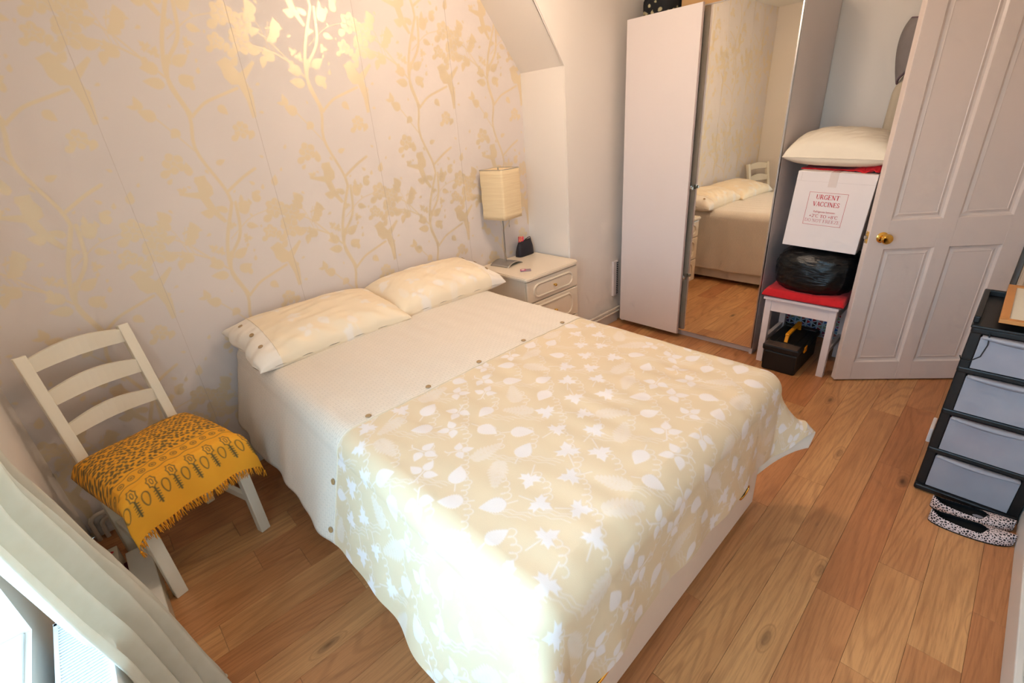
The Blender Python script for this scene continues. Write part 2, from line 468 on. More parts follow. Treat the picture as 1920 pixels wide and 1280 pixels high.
# back wall with the floral paper (flat print held in a point attribute of a fine grid)
d = .0036
nx = int((BX - X0) / d) + 6; nz = int(ZC / d) + 4
ras = Ras(X0, 0, d, nx, nz)
PX, PZ = .555, .77
trunk = np.array([(.06, .42), (.05, .31), (.03, .26), (-.03, .19), (-.05, .11), (.0, .0), (-.04, -.12), (.04, -.29), (.045, -.35)])
def motif(cx, cz):
    def S(P, w): ras.stroke(xf(P, cx, cz, 1, 0), w)
    def LF(P, x, z, s_, a, mi=False): ras.poly(xf(P, cx + x, cz + z, s_, math.radians(a), mi))
    def smooth(P, n=4):
        P = np.array(P, float); t = np.arange(len(P)); tt = np.linspace(0, len(P) - 1, len(P) * n)
        k = np.stack([np.interp(tt, t, P[:, i]) for i in (0, 1)], 1)
        for _ in range(3): k[1:-1] = (k[:-2] + 2 * k[1:-1] + k[2:]) / 4
        return k
    S(smooth(trunk), .013); S(smooth([(0, 0), (.06, .05), (.13, .075), (.2, .10)]), .011)
    S(smooth([(.045, -.35), (-.02, -.50), (-.05, -.63), (0, -.77)]), .014)
    S(smooth([(.045, -.30), (.12, -.25), (.18, -.22)]), .012)
    br1 = smooth([(-.04, .13), (-.10, .20), (-.18, .245), (-.27, .265)]); S(br1, .007)
    S(smooth([(-.16, .24), (-.18, .30), (-.16, .35)]), .003); S(smooth([(-.18, .25), (-.20, .33), (-.22, .36)]), .003)
    br2 = smooth([(-.05, -.63), (-.12, -.55), (-.18, -.48), (-.25, -.44)]); S(br2, .006)
    S(smooth([(-.03, -.13), (-.09, -.05), (-.13, .0)]), .005); S(smooth([(0, -.5), (.1, -.42), (.2, -.40)]), .004)
    LF(BIRD, .185, .12, .17, 0); LF(BIRD, -.02, -.30, .15, 30, True)
    for x, z, s_, k in ((-.29, .27, .10, 6), (-.12, -.17, .09, 5), (.22, -.40, .10, 6), (-.27, -.43, .09, 6), (.17, .27, .07, 5), (.17, -.06, .075, 6)):
        s_ *= .85
        LF(rose(k=k), x, z, s_, x * 900)
        for b_ in range(k): ras.stroke(xf([(.12, 0), (.36, .05)], cx + x, cz + z, s_, b_ * 2 * math.pi / k), .0036, .7, sub=True)
        LF(BIRCH * [.8, 1], x + s_ * .55, z - s_ * .35, s_ * .7, 60 + x * 500); LF(BIRCH * [.8, 1], x - s_ * .5, z - s_ * .45, s_ * .65, -60)
        ras.stroke(xf(np.stack([.16 * np.cos(np.linspace(0, 5, 9)), .16 * np.sin(np.linspace(0, 5, 9))], 1), cx + x, cz + z, s_, 0), .003, .8, sub=True)
    for i_, (x, z, s_, a) in enumerate(((-.13, .34, .055, 10), (-.23, .37, .06, 40), (-.16, .29, .05, 120), (.0, .40, .05, 60), (.09, .39, .06, -60), (-.09, .12, .07, 80),
                        (.02, .13, .06, -70), (-.22, .20, .05, 160), (-.15, .01, .06, 60), (-.17, .05, .05, 10), (-.08, -.06, .045, 130), (.05, -.18, .04, -70),
                        (-.09, -.60, .06, 90), (.02, -.57, .07, -60), (-.19, -.55, .055, 110), (-.14, -.45, .06, 20), (-.22, -.37, .06, 30), (.10, -.46, .05, -110),
                        (.15, -.34, .05, 20), (.25, -.28, .05, -20), (-.06, -.38, .05, 70), (.09, -.36, .05, -80), (.12, .02, .045, -140), (.22, .20, .045, -40))):
        LF(BIRCH * ([.8, 1] if i_ % 2 else [1.05, 1]), x, z, s_ * 1.0, a)
        if i_ % 3 == 0: LF(BIRCH * [.7, 1], x + .022 * math.cos(a), z + .022 * math.sin(a), s_ * .7, a + 70)
    for x, z, s_, a in ((-.08, .24, .05, 40), (-.20, .235, .05, 0), (.06, .26, .055, -100), (-.02, .20, .05, 100), (-.06, -.55, .055, -30), (.02, -.44, .05, 150), (-.12, -.28, .05, 60)):
        LF(MAPLE, x, z, s_ * .66, a)
    q = random.Random(5)
    for i in range(30):
        LF(BIRCH * [.8, 1], q.uniform(-.27, .28), q.uniform(-.4, .36), q.uniform(.014, .028), q.uniform(0, 360))
for ix in range(-1, 5):
    for iz in range(-1, 3):
        motif(-.025 + PX * (ix - 0), 1.63 - PZ * iz)
# paper joints
X_, Z_ = np.meshgrid(X0 + d * np.arange(nx), d * np.arange(nz))
V = np.stack([X_, np.full_like(X_, Y1), Z_], 2).reshape(-1, 3)
wb = struct(mk('wall_back', V, grid_faces(nx, nz), M_wallpaper, smooth=True), 'cream wall with gold floral paper', 'wall')
attr(wb, 'ink', ras.m)
M_seam = mat('paper_seam', (206, 190, 178), .7)
for sx in (.219, .772, 1.334, 1.885):
    mk('paper_seam', [(sx - .0007, Y1 - .0006, .1), (sx + .0007, Y1 - .0006, .1), (sx + .0007, Y1 - .0006, ZC), (sx - .0007, Y1 - .0006, ZC),
                      (sx - .0007, Y1, .1), (sx + .0007, Y1, .1), (sx + .0007, Y1, ZC), (sx - .0007, Y1, ZC)],
       [(0, 1, 2, 3), (0, 4, 5, 1), (2, 6, 7, 3), (1, 5, 6, 2), (3, 7, 4, 0)], M_seam, wb)

# boxed corner: its left face is upright and leans out to the left above the soffit
zt = ZC; dx = (zt - SOF) * .80
mb = MB(); r_ = .012
prof = [(X1, 0), (BX, 0), (BX, SOF), (BX - dx, zt), (X1, zt)]
V = [(x, BY, z) for x, z in prof] + [(x, Y1 + .02, z) for x, z in prof]
bm = bmesh.new(); vv = [bm.verts.new(v) for v in V]
bm.faces.new(vv[:5]); bm.faces.new(vv[5:][::-1])
for i in range(5):
    j = (i + 1) % 5; bm.faces.new((vv[j], vv[i], vv[i + 5], vv[j + 5]))
bm.edges.ensure_lookup_table()
eds = [e for e in bm.edges if all(abs(v.co.y - BY) < 1e-4 for v in e.verts) and any(v.co.x < X1 - .01 for v in e.verts) and not all(v.co.z < .01 for v in e.verts) and not all(v.co.z > zt - .01 for v in e.verts)]
bmesh.ops.bevel(bm, geom=eds, offset=.014, segments=3, affect='EDGES')
bmesh.ops.recalc_face_normals(bm, faces=bm.faces)
me = bpy.data.meshes.new('wall_corner'); bm.to_mesh(me); bm.free(); me.materials.append(M_paint)
struct(link(bpy.data.objects.new('wall_corner', me)), 'white boxed wall corner with sloping top', 'wall')

struct(MB().box((X1, Y0 - .05, -.1), (X1 + .05, Y1 + .05, ZC)).out('wall_right', M_paint), 'white painted right wall', 'wall')
struct(MB().box((X0 - .3, Y0 - .05, -.1), (X1 + .05, Y0, ZC)).out('wall_front', M_paint), 'white painted wall behind the plastic drawers', 'wall')
struct(MB().box((X0 - .3, Y0 - .05, ZC), (X1 + .05, Y1 + .05, ZC + .05)).out('ceiling', M_ceil), 'white ceiling', 'ceiling')
# window wall
WY0, WY1, WZ0, WZ1 = -.15, 1.335, .52, 2.10
XO = X0 - .27
w = MB()
w.box((XO, Y0, -.1), (X0, Y1 + .05, WZ0)); w.box((XO, Y0, WZ1), (X0, Y1 + .05, ZC)); w.box((XO, Y0, WZ0), (X0, WY0, WZ1)); w.box((XO, WY1, WZ0), (X0, Y1 + .05, WZ1))
struct(w.out('wall_left', M_paint), 'white painted window wall', 'wall')
# window
wn = bpy.data.objects.new('window_1', None); link(wn); struct(wn, 'white framed window in a deep reveal', 'window')
xg = XO + .07
for nm, lo, hi in (('window_frame', (xg - .03, WY0, WZ0), (xg + .03, WY0 + .06, WZ1)), ('window_frame', (xg - .03, WY1 - .06, WZ0), (xg + .03, WY1, WZ1)),
                   ('window_frame', (xg - .03, WY0 + .06, WZ0), (xg + .03, WY1 - .06, WZ0 + .06)), ('window_frame', (xg - .03, WY0 + .06, WZ1 - .06), (xg + .03, WY1 - .06, WZ1)),
                   ('mullion', (xg - .025, .56, WZ0 + .06), (xg + .025, .62, WZ1 - .06))):
    MB().box(lo, hi, .006).out(nm, M_uPVC, wn)
gm, gnt, gbs = new_mat('window_glass')
tr = N(gnt, 'ShaderNodeBsdfTransparent'); gl = N(gnt, 'ShaderNodeBsdfGlossy'); gl.inputs['Roughness'].default_value = .02
mx = N(gnt, 'ShaderNodeMixShader'); mx.inputs[0].default_value = .06
gnt.links.new(tr.outputs[0], mx.inputs[1]); gnt.links.new(gl.outputs[0], mx.inputs[2]); gnt.links.new(mx.outputs[0], gnt.nodes['Material Output'].inputs[0])
for a, b in ((WY0 + .06, .56), (.62, WY1 - .06)): MB().box((xg - .003, a, WZ0 + .06), (xg + .003, b, WZ1 - .06)).out('pane', gm, wn)
MB().box((xg + .03, WY0 - .0, WZ0 - .025), (X0 - .012, WY1, WZ0 + .006), .004).out('window_sill', M_uPVC, wn)

# skirting boards
def skirt(name, a, b, h, t, nrm):
    a = Vector(a); b = Vector(b); n = Vector(nrm); m_ = MB()
    m_.box((min(a.x, b.x, (a + n * t).x, (b + n * t).x), min(a.y, b.y, (a + n * t).y, (b + n * t).y), 0),
           (max(a.x, b.x, (a + n * t).x, (b + n * t).x), max(a.y, b.y, (a + n * t).y, (b + n * t).y), h), .004)
    return struct(m_.out(name, M_skirt), 'painted skirting board', 'baseboard')
skirt('baseboard_back', (X0 + .02, Y1, 0), (BX, Y1, 0), .10, .016, (0, -1, 0))
skirt('baseboard_corner', (BX, BY, 0), (3.0, BY, 0), .10, .016, (0, -1, 0))
skirt('baseboard_front', (X0 + .1, Y0, 0), (X1 - .6, Y0, 0), .12, .018, (0, 1, 0))
skirt('baseboard_right', (X1, .05, 0), (X1, .97, 0), .10, .016, (-1, 0, 0))

# heating pipes
def pipes(name, P, label):
    t = thing(name, label, 'pipe', P[0][0])
    for k, p in enumerate(P): MB().tube(p, .0085, 10).out('pipe', M_pipe, t, True, True)
    return t
def arc(c, r, a0, a1, ax, n=7):
    o = []
    for i in range(n):
        a = math.radians(a0 + (a1 - a0) * i / (n - 1)); u, v = r * math.cos(a), r * math.sin(a)
        o.append((c[0] + u * ax[0][0] + v * ax[1][0], c[1] + u * ax[0][1] + v * ax[1][1], c[2] + u * ax[0][2] + v * ax[1][2]))
    return o
pA = [(-.345, 2.385, .0), (-.345, 2.385, .07)] + arc((-.31, 2.385, .09), .035, 180, 90, ((1, 0, 0), (0, 0, 1))) + [(.0, 2.385, .125), (1.86, 2.385, .125)]
pB = [(-.315, 2.385, .0), (-.315, 2.385, .05)] + arc((-.285, 2.385, .065), .03, 180, 90, ((1, 0, 0), (0, 0, 1))) + [(.0, 2.385, .095), (1.86, 2.385, .095)]
pipes('heating_pipes', [pA, pB], 'pair of painted heating pipes bending up from the floor behind the ladder-back chair')
pipes('heating_pipes', [[(2.46, 2.015, .125), (2.99, 2.015, .125)], [(2.46, 2.015, .095), (2.99, 2.015, .095)]],
      'pair of painted heating pipes along the skirting between nightstand and wardrobe')

# ceiling lamp (out of view; lights the room and glints on the wallpaper)
cl = thing('pendant_lamp', 'round white paper pendant lamp in the middle of the room', 'lamp', (LAMP_POS[0], LAMP_POS[1], ZC))
MB().lathe([(.05, 0), (.05, -.015), (.012, -.03)], 20).out('ceiling_rose', M_white, cl, True)
MB().tube([(0, 0, -.02), (0, 0, LAMP_POS[2] - ZC + .16)], .003, 8).out('flex', M_white, cl, True)
gm2, nt2, bs2 = new_mat('opal_lamp_glass'); bs2.inputs['Base Color'].default_value = (.9, .88, .82, 1); bs2.inputs['Roughness'].default_value = .5
bs2.inputs['Emission Color'].default_value = (*LAMP_COLOR, 1); bs2.inputs['Emission Strength'].default_value = LAMP_STRENGTH
MB().lathe([(max(.001, .17 * math.sin(math.pi * i / 20)), LAMP_POS[2] - ZC - .155 * math.cos(math.pi * i / 20)) for i in range(21)], 32, None, False).out('paper_globe', gm2, cl, True)

# ================================================================== DOOR
dr = bpy.data.objects.new('door_1', None); link(dr)
struct(dr, 'white panelled door standing half open', 'door')
dr.location = (2.963, .492, .008); dr.rotation_euler = (0, 0, math.atan2(-.764, .645))
DT = .036
for s0, s1 in ((0, .085), (.322, .394), (.635, .735)): MB().box((s0, 0, 0), (s1, DT, 1.98), .002).out('stile', M_gloss, dr)
for s0, s1 in ((.085, .322), (.394, .635)):
    for z0, z1 in ((0, .113), (.772, .918), (1.865, 1.98)): MB().box((s0 - .001, .0004, z0), (s1 + .001, DT - .0004, z1), .001).out('rail', M_gloss, dr)
    for z0, z1 in ((.113, .772), (.918, 1.865)):
        p = MB()
        rings = [(0, .001), (.006, .010), (.016, .013), (.030, .007), (.033, .009)]
        for side in (1, -1):
            V = []; F = []
            for i, (ins, dep) in enumerate(rings):
                yy = dep if side == 1 else DT - dep
                V += [(s0 + ins, yy, z0 + ins), (s1 - ins, yy, z0 + ins), (s1 - ins, yy, z1 - ins), (s0 + ins, yy, z1 - ins)]
            for i in range(len(rings) - 1):
                for j in range(4):
                    q = (i * 4 + j, i * 4 + (j + 1) % 4, i * 4 + 4 + (j + 1) % 4, i * 4 + 4 + j); F.append(q if side == 1 else q[::-1])
            k = (len(rings) - 1) * 4; F.append((k, k + 1, k + 2, k + 3) if side == 1 else (k + 3, k + 2, k + 1, k))
            p.add(V, F)
        p.out('panel', M_gloss, dr)
KZ = .835
Mk = Matrix.Translation((.062, 0, KZ)) @ Matrix.Rotation(math.radians(90), 4, 'X')
kb = MB().lathe([(.0275, 0), (.0275, .003), (.022, .007), (.010, .011), (.009, .026), (.018, .030), (.0255, .037), (.0265, .046), (.022, .053), (.006, .055)], 28, Mk).out('door_knob', M_brass, dr, True)
Mk2 = Matrix.Translation((.062, DT, KZ)) @ Matrix.Rotation(math.radians(-90), 4, 'X')
MB().lathe([(.0275, 0), (.0275, .003), (.022, .007), (.010, .011), (.009, .026), (.018, .030), (.0255, .037), (.0265, .046), (.022, .053), (.006, .055)], 28, Mk2).out('door_knob', M_brass, dr, True)
lp = MB().box((-.0015, .007, KZ - .03), (.002, .029, KZ + .03), .0006).out('latch_plate', M_brass, dr)
MB().box((-.012, .011, KZ - .009), (.001, .025, KZ + .009), .003).out('latch_bolt', M_chrome, lp)
for z in (-.024, .024): MB().lathe([(.003, 0), (.003, .001)], 8, Matrix.Translation((-.0015, .018, KZ + z)) @ Matrix.Rotation(math.radians(-90), 4, 'Y')).out('screw', M_chrome, lp)
M_jamb = mat('jamb_paint', (222, 196, 168), .45, noise=5, var=.03)
struct(MB().box((3.462, -.135, 0), (3.60, -.095, 2.03), .003).box((3.452, -.118, 0), (3.464, -.100, 2.03), .002).out('trim_1', M_jamb), 'pale door jamb', 'trim')

# ================================================================== BED
bed = thing('divan_bed', 'cream fabric divan bed standing headfirst against the floral wall', 'bed', (1.02, 1.42, 0))
BX0, BX1, BY0, BY1 = .455, 1.650, .443, 2.37
mb = MB()
mb.box((BX0, BY0, .032), (BX1, 1.41, .335), .012).box((BX0, 1.415, .032), (BX1, BY1, .335), .012)
mb.out('divan_base', M_divan, bed, False, True)
MB().box((BX1 - .001, BY0 + .012, .030), (BX1 + .006, BY1 - .02, .33), .002).out('side_panel', mat('damask_ticking', (226, 214, 202), .8, noise=14, var=.14), bed, False, True)
MB().box((BX0 + .01, BY0 + .012, .336), (BX1 - .01, BY1 - .01, .60), .06).out('mattress', M_mattress, bed, True, True)
for x in (.613, 1.506):
    h = MB()
    M4 = Matrix.Translation((x, BY0, .185)) @ Matrix.Rotation(math.radians(90), 4, 'X')
    pts = [Vector((.040 * math.cos(a) * 1.0, .017 * math.sin(a), .004)) for a in np.linspace(0, 2 * math.pi, 25)]
    h.tube([M4 @ p for p in pts], .0042, 8, False)
    hp = h.out('handle', M_brass, bed, True, True)
    MB().lathe([(.001, -.001), (.018, 0), (.019, .002), (.001, .0022)], 20, M4 @ Matrix.Diagonal((1.9, .8, 1, 1))).out('handle_plate', M_dark, hp, True, True)
MB().box((BX1, .61, .205), (BX1 + .012, .74, .222), .004).out('side_handle', M_chrome, bed, False, True)
for x in (BX0 + .07, 1.0, BX1 - .05):
    for y in (BY0 + .06, 1.35, BY1 - .1):
        MB().tube([(x, y, .028), (x, y, .036)], .02, 12).tube([(x - .012, y, .016), (x + .012, y, .016)], .016, 14).out('castor', M_black, bed, True, True)

# duvet: cloth coordinates (s across, t along); falls over three sides, with flared corners
XL, XR, YF = .45, 1.60, .476          # where the cloth starts to turn down
RAD = .07; QA = RAD * math.pi / 2; ZT = .652
EL, ER, EF = .44, .57, .372
def fall(e, phi, shr=1.):
    a = np.clip(e / RAD, 0, math.pi / 2); rest = np.maximum(e - QA, 0)
    return RAD * np.sin(a) + rest * np.sin(phi), RAD * (1 - np.cos(a)) + rest * np.cos(phi) * shr
def duvet(s, t):
    s = np.asarray(s, float); t = np.asarray(t, float)
    ex = np.where(s < XL, XL - s, np.maximum(s - XR, 0)); sx = np.where(s < XL, -1., 1.)
    ey = np.maximum(YF - t, 0)
    r = np.hypot(ex, ey); th = np.arctan2(ey, ex + 1e-9)
    phi_side = np.where(s < XL, .27, .06); phi_foot = .03
    w = np.clip(th / (math.pi / 2), 0, 1); both = np.sin(2 * th) ** 2 * np.clip(r / .2, 0, 1)
    phi = phi_side * (1 - w) + phi_foot * w + both * np.where(s < XL, .22, .36)
    shr = 1 - .46 * both * np.clip((r - .12) / .3, 0, 1)
    # soft vertical folds growing towards the hem
    grow = np.clip((r - .12) / .3, 0, 1)
    def fl(al, k): return np.sin(al * 9 + 1.3 + k) + .6 * np.sin(al * 19 + k) + .35 * np.sin(al * 33)
    fold = .009 * grow * (fl(t, 0) * np.cos(th) ** 2 + fl(s, 2) * np.sin(th) ** 2) * (1 - np.clip(both, 0, 1)) ** 2
    out, drop = fall(r, phi, shr); out = out + fold
    cx, sy = np.cos(th), np.sin(th)
    x = np.clip(s, XL, XR) + sx * out * np.where(r > 0, cx, 0)
    y = np.maximum(t, YF) - out * np.where(r > 0, sy, 0)
    topw = np.clip(1 - r / .05, 0, 1)
    z = ZT - drop + .006 * wob(s, t, 3, 7) * topw + .0025 * wob(s * 1.5, t, 4, 28) + .010 * np.exp(-((s - 1.02) / .5) ** 2) * topw \
        - .012 * np.exp(-(((s - 1.50) / .10) ** 2 + ((t - .72) / .07) ** 2)) + .008 * np.exp(-(((s - 1.47) / .07) ** 2 + ((t - .84) / .05) ** 2))
    z = z + .010 * grow * (np.sin(t * 5 + 2) * np.cos(th) ** 2 + np.sin(s * 6 + 1) * np.sin(th) ** 2)
    return np.stack([x, y, z], -1)

dv = thing('duvet', 'cream double duvet with woven white leaves hanging over three sides of the bed', 'duvet', (1.02, 1.2, ZT))
SEAM = 1.297
g = .0026
s0, s1 = XL - EL, XR + ER; t0, t1 = YF - EF, SEAM
ns = int((s1 - s0) / g) + 1; nt_ = int((t1 - t0) / g) + 1
S, T = np.meshgrid(s0 + g * np.arange(ns), t0 + g * np.arange(nt_))
ras = Ras(s0, t0, g, ns, nt_)
q = random.Random(21)
def leafprint(ras, x, y, k, s_, a):
    A = math.radians(a)
    if k == 0:      # birch leaf
        ras.poly(xf(BIRCH, x, y, s_, A), .95); ras.stroke(xf([(0, -.5), (.05, -.85)], x, y, s_, A), .0035, .8)
    elif k == 1:    # maple leaf
        ras.poly(xf(MAPLE, x, y, s_ * .72, A), 1.); ras.stroke(xf([(0, -.1), (.06, -.75)], x, y, s_, A), .0035, .8)
    elif k == 2:    # three leaflets on a stalk
        for da, l in ((0, .5), (75, .36), (-75, .36)):
            B = A + math.radians(da); ras.poly(xf(BIRCH * [.95, 1], x - math.sin(B) * s_ * l, y + math.cos(B) * s_ * l, s_ * .62, B), .95)
        ras.stroke(xf([(0, .2), (0, -.5), (-.15, -.62)], x, y, s_, A), .004, .9); ras.stroke(xf([(0, -.3), (.2, -.5)], x, y, s_, A), .003, .8)
    elif k == 3:    # fern, woven more faintly
        ras.stroke(xf([(0, -.7), (0, .7)], x, y, s_, A), .003, .5)
        for i in range(9):
            l = .42 * (1 - abs(i - 2.5) / 8)
            for sg in (-1, 1): ras.poly(xf(OVALS * [.24, l * 1.15], x - math.sin(A) * s_ * (-.6 + i * .15) + sg * math.cos(A) * s_ * l * .5,
                                               y + math.cos(A) * s_ * (-.6 + i * .15) + sg * math.sin(A) * s_ * l * .5, s_, A - sg * math.radians(62)), .45)
    elif k == 4:    # looping pen line
        t = np.linspace(0, 5 * math.pi, 60); amp = .10 + .10 * np.abs(np.sin(t * .31 + a))
        P = np.stack([(t / 15 - .5) * 1.7 - .10 * np.sin(t * 2), amp * np.cos(t * 2) + .10 * np.sin(t * .6)], 1)
        ras.stroke(xf(P, x, y, s_, A), .0028, .75)
    elif k == 5:    # pen flourish
        P = [(-.9, .1), (-.5, .0), (-.2, .05), (.1, -.03), (.5, .02), (.9, -.06)]
        for o in (-.12, .06, .2): ras.stroke(xf(np.array(P) * [1, 1.5] + [o, o], x, y, s_, A), .0025, .6)
seq = [1, 0, 2, 3, 1, 0, 0, 1, 3, 2]
row = 0; yy = t0 + .03
while yy < t1 + .02:
    xx = s0 + (.015 if row % 2 else .08); c = 0
    while xx < s1:
        k = seq[(c * 3 + row * 7) % 10]
        leafprint(ras, xx + q.uniform(-.012, .012), min(yy + q.uniform(-.01, .01), t1 - .035), k, q.uniform(.058, .074) * (1.15 if k in (1, 3) else 1), (200, 35, 120, 300, 250)[(c + row) % 5] + q.uniform(-25, 25))
        leafprint(ras, xx + .062, yy + .030, 4 if (c + row) % 3 else 5, q.uniform(.05, .065), 55 + q.uniform(-12, 12) if (c + row) % 3 else -60)
        xx += .128; c += 1
    yy += .082; row += 1
M_lining = mat('duvet_reverse', (248, 240, 226), .8, noise=10, var=.03, bmp=.1, bscale=500)
pp = mk('patterned_panel', duvet(S, T).reshape(-1, 3), grid_faces(ns, nt_), M_duvet, dv, True, True)
attr(pp, 'ink', ras.m)
# white reverse side, a few millimetres behind
g3 = .012
S3, T3 = np.meshgrid(np.linspace(s0, s1, int((s1 - s0) / g3)), np.linspace(t0, t1, int((t1 - t0) / g3)))
P3 = duvet(S3, T3); e3 = .004
n3 = np.cross(duvet(S3 + e3, T3) - duvet(S3 - e3, T3), duvet(S3, T3 + e3) - duvet(S3, T3 - e3)); n3 /= np.linalg.norm(n3, axis=-1, keepdims=True)
P3 = P3 - n3 * .007
P3[0] = duvet(S3[0], T3[0]); P3[:, 0] = duvet(S3[:, 0], T3[:, 0]); P3[:, -1] = duvet(S3[:, -1], T3[:, -1])
mk('reverse_side', P3.reshape(-1, 3), grid_faces(P3.shape[1], P3.shape[0]), M_lining, dv, True, True)
# plain panel at the pillow end
g2 = .011
ns2 = int((s1 - s0) / g2) + 1; nt2_ = int((2.385 - SEAM) / g2) + 1
S2, T2 = np.meshgrid(np.linspace(s0, s1, ns2), np.linspace(SEAM - .002, 2.385, nt2_))
P2 = duvet(S2, T2)
# the cloth bulges a little on the window side near the pillows
P2[..., 2] += .003 * np.clip((T2 - SEAM) / .02, 0, 1)
pl2 = mk('plain_panel', P2.reshape(-1, 3), grid_faces(ns2, nt2_), M_quilt, dv, True, True)
pl2.data.materials.append(M_lining)
a = pl2.data.attributes.new('cloth', 'FLOAT_VECTOR', 'POINT')
a.data.foreach_set('vector', np.stack([S2, T2, np.zeros_like(S2)], -1).astype(np.float32).ravel())
solidify(pl2, .008, -1., 1)
ss = np.linspace(s0 + .01, s1 - .01, 120)
MB().tube([tuple(p + np.array([0, 0, .0015])) for p in duvet(ss, np.full_like(ss, SEAM))], .0017, 6).out('piping', mat('cream_piping', (226, 208, 180), .7), dv, True, True)
M_button = mat('brown_shell_button', (176, 140, 96), .3, noise=80, var=.2)
bu = None
for sv in (s0 + .05, .245, .515, .756, .998, 1.247, 1.50, 1.80):
    p = duvet(np.array([sv, sv + .01, sv]), np.array([SEAM + .018, SEAM + .018, SEAM + .028]))
    nrm = np.cross(p[1] - p[0], p[2] - p[0]); nrm /= np.linalg.norm(nrm)
    if bu is None:
        b = MB().lathe([(.001, 0), (.0095, 0), (.0105, .0015), (.0095, .0034), (.006, .0026), (.001, .0026)], 16).out('button', M_button, dv, True); bu = b
    else: b = share(bu, 'button', dv)
    b.location = Vector(p[0] + nrm * .003) - Vector(origin(dv)); b.rotation_euler = Vector(nrm).to_track_quat('Z', 'Y').to_euler()

# pillows
def pillow_shape(nu, nv, L, W, T, pinch=.06, e=.42, wr=.004, seed=1):
    u = np.linspace(-1, 1, nu); v = np.linspace(-1, 1, nv); U, Vv = np.meshgrid(u, v)
    h = (np.clip(1 - np.abs(U) ** 3.2, 0, 1) * np.clip(1 - np.abs(Vv) ** 2.6, 0, 1)) ** e
    x = U * L / 2 * (1 - pinch * (1 - Vv ** 2) * np.abs(U) ** 3 * .6); y = Vv * W / 2 * (1 - pinch * (1 - U ** 2) * np.abs(Vv) ** 3)
    n = wr * (wob(U * 3, Vv * 3, seed, 3) + .6 * wob(U * 3, Vv * 3, seed + 9, 9)) * h
    return U, Vv, x, y, h * T / 2 + n, h
def bend_pillow(x, y, z, U, Vv, back):
    return x, y, z + back * np.clip((Vv + .2) / 1.2, 0, 1) ** 1.3

def bed_pillow(cx, cy, L, W, T, rz, band_side, label, seed, tilt):
    t = thing('bed_pillow', label, 'pillow', (cx, cy, .665), 0, 'pillows at the head of the bed', rot=(math.radians(tilt), 0, math.radians(rz)))
    nu, nv = 230, 150
    U, Vv, x, y, z, h = pillow_shape(nu, nv, L, W, T, .07, .40, .007, seed)
    # gathered cloth at the open end
    e = np.clip((np.abs(U) - .8) / .2, 0, 1) * (np.sign(U) == band_side)
    x = x + band_side * .007 * e * (np.sin(Vv * 7 + seed) + .5 * np.sin(Vv * 15)); z = z + .004 * e * np.sin(Vv * 14)
    # creases along the front edge
    f = np.clip((-Vv - .35) / .5, 0, 1) * np.clip(1 - np.abs(Vv + .75) / .4, 0, 1)
    z = z + .007 * f * np.sin(U * 19 + Vv * 8 + seed) * (1 - U ** 4)
    ra = Ras(-L / 2, -W / 2, L / (nu - 1), nu, nv); qq = random.Random(seed)
    for i in range(26):
        leafprint(ra, qq.uniform(-L / 2, L / 2), qq.uniform(-W / 2, W / 2), (0, 1, 2, 3)[i % 4], .065, qq.uniform(0, 360))
    ra.blur(2)
    ink = ra.m * .8
    band = (U * band_side) > .72
    ink = np.where(band, .72, ink)
    zb = -h * T / 2 * .55
    top = np.stack([x, y, z + .035], -1).reshape(-1, 3); bot = np.stack([x, y, zb + .035], -1).reshape(-1, 3)
    n = nu * nv; F = grid_faces(nu, nv)
    o = mk('pillowcase', np.concatenate([top, bot]), np.concatenate([F, F[:, ::-1] + n]), M_pillowcase, t, True)
    attr(o, 'ink', np.concatenate([ink.ravel(), ink.ravel()]))
    m_ = o.modifiers.new('weld', 'WELD'); m_.merge_threshold = .0006
    # hem seam and buttons
    ub = .72 * band_side; jj = np.linspace(4, nv - 5, 40).astype(int); ii = int((ub + 1) / 2 * (nu - 1))
    MB().tube([(x[j, ii], y[j, ii], z[j, ii] + .0355) for j in jj], .0018, 5).out('hem', M_pillowcase, t, True)
    for k, vb in enumerate((-.55, -.05, .5)):
        j = int((vb + 1) / 2 * (nv - 1)); i2 = int((.84 * band_side + 1) / 2 * (nu - 1))
        P0 = Vector((x[j, i2], y[j, i2], z[j, i2] + .035)); P1 = Vector((x[j, i2 + 2], y[j, i2 + 2], z[j, i2 + 2] + .035)); P2_ = Vector((x[j + 2, i2], y[j + 2, i2], z[j + 2, i2] + .035))
        nn = (P1 - P0).cross(P2_ - P0).normalized()
        b = share(bu, 'button', t); b.parent = t; b.location = P0 + nn * .001; b.rotation_euler = nn.to_track_quat('Z', 'Y').to_euler()
    return t
bed_pillow(.725, 2.175, .735, .46, .185, 0.5, -1, 'cream leaf-print pillow with a buttoned end, on the window side of the bed', 5, 7)
bed_pillow(1.405, 2.185, .70, .43, .22, -1, 1, 'cream leaf-print pillow on the bed beside the lamp and nightstand', 8, 6)

# ================================================================== NIGHTSTAND
nsx0, nsx1, nsy0, nsy1, nsz = 1.905, 2.425, 1.95, 2.425, .65
nst = thing('nightstand', 'cream nightstand with three panelled drawers in the alcove beside the bed', 'nightstand', ((nsx0 + nsx1) / 2, (nsy0 + nsy1) / 2, 0))
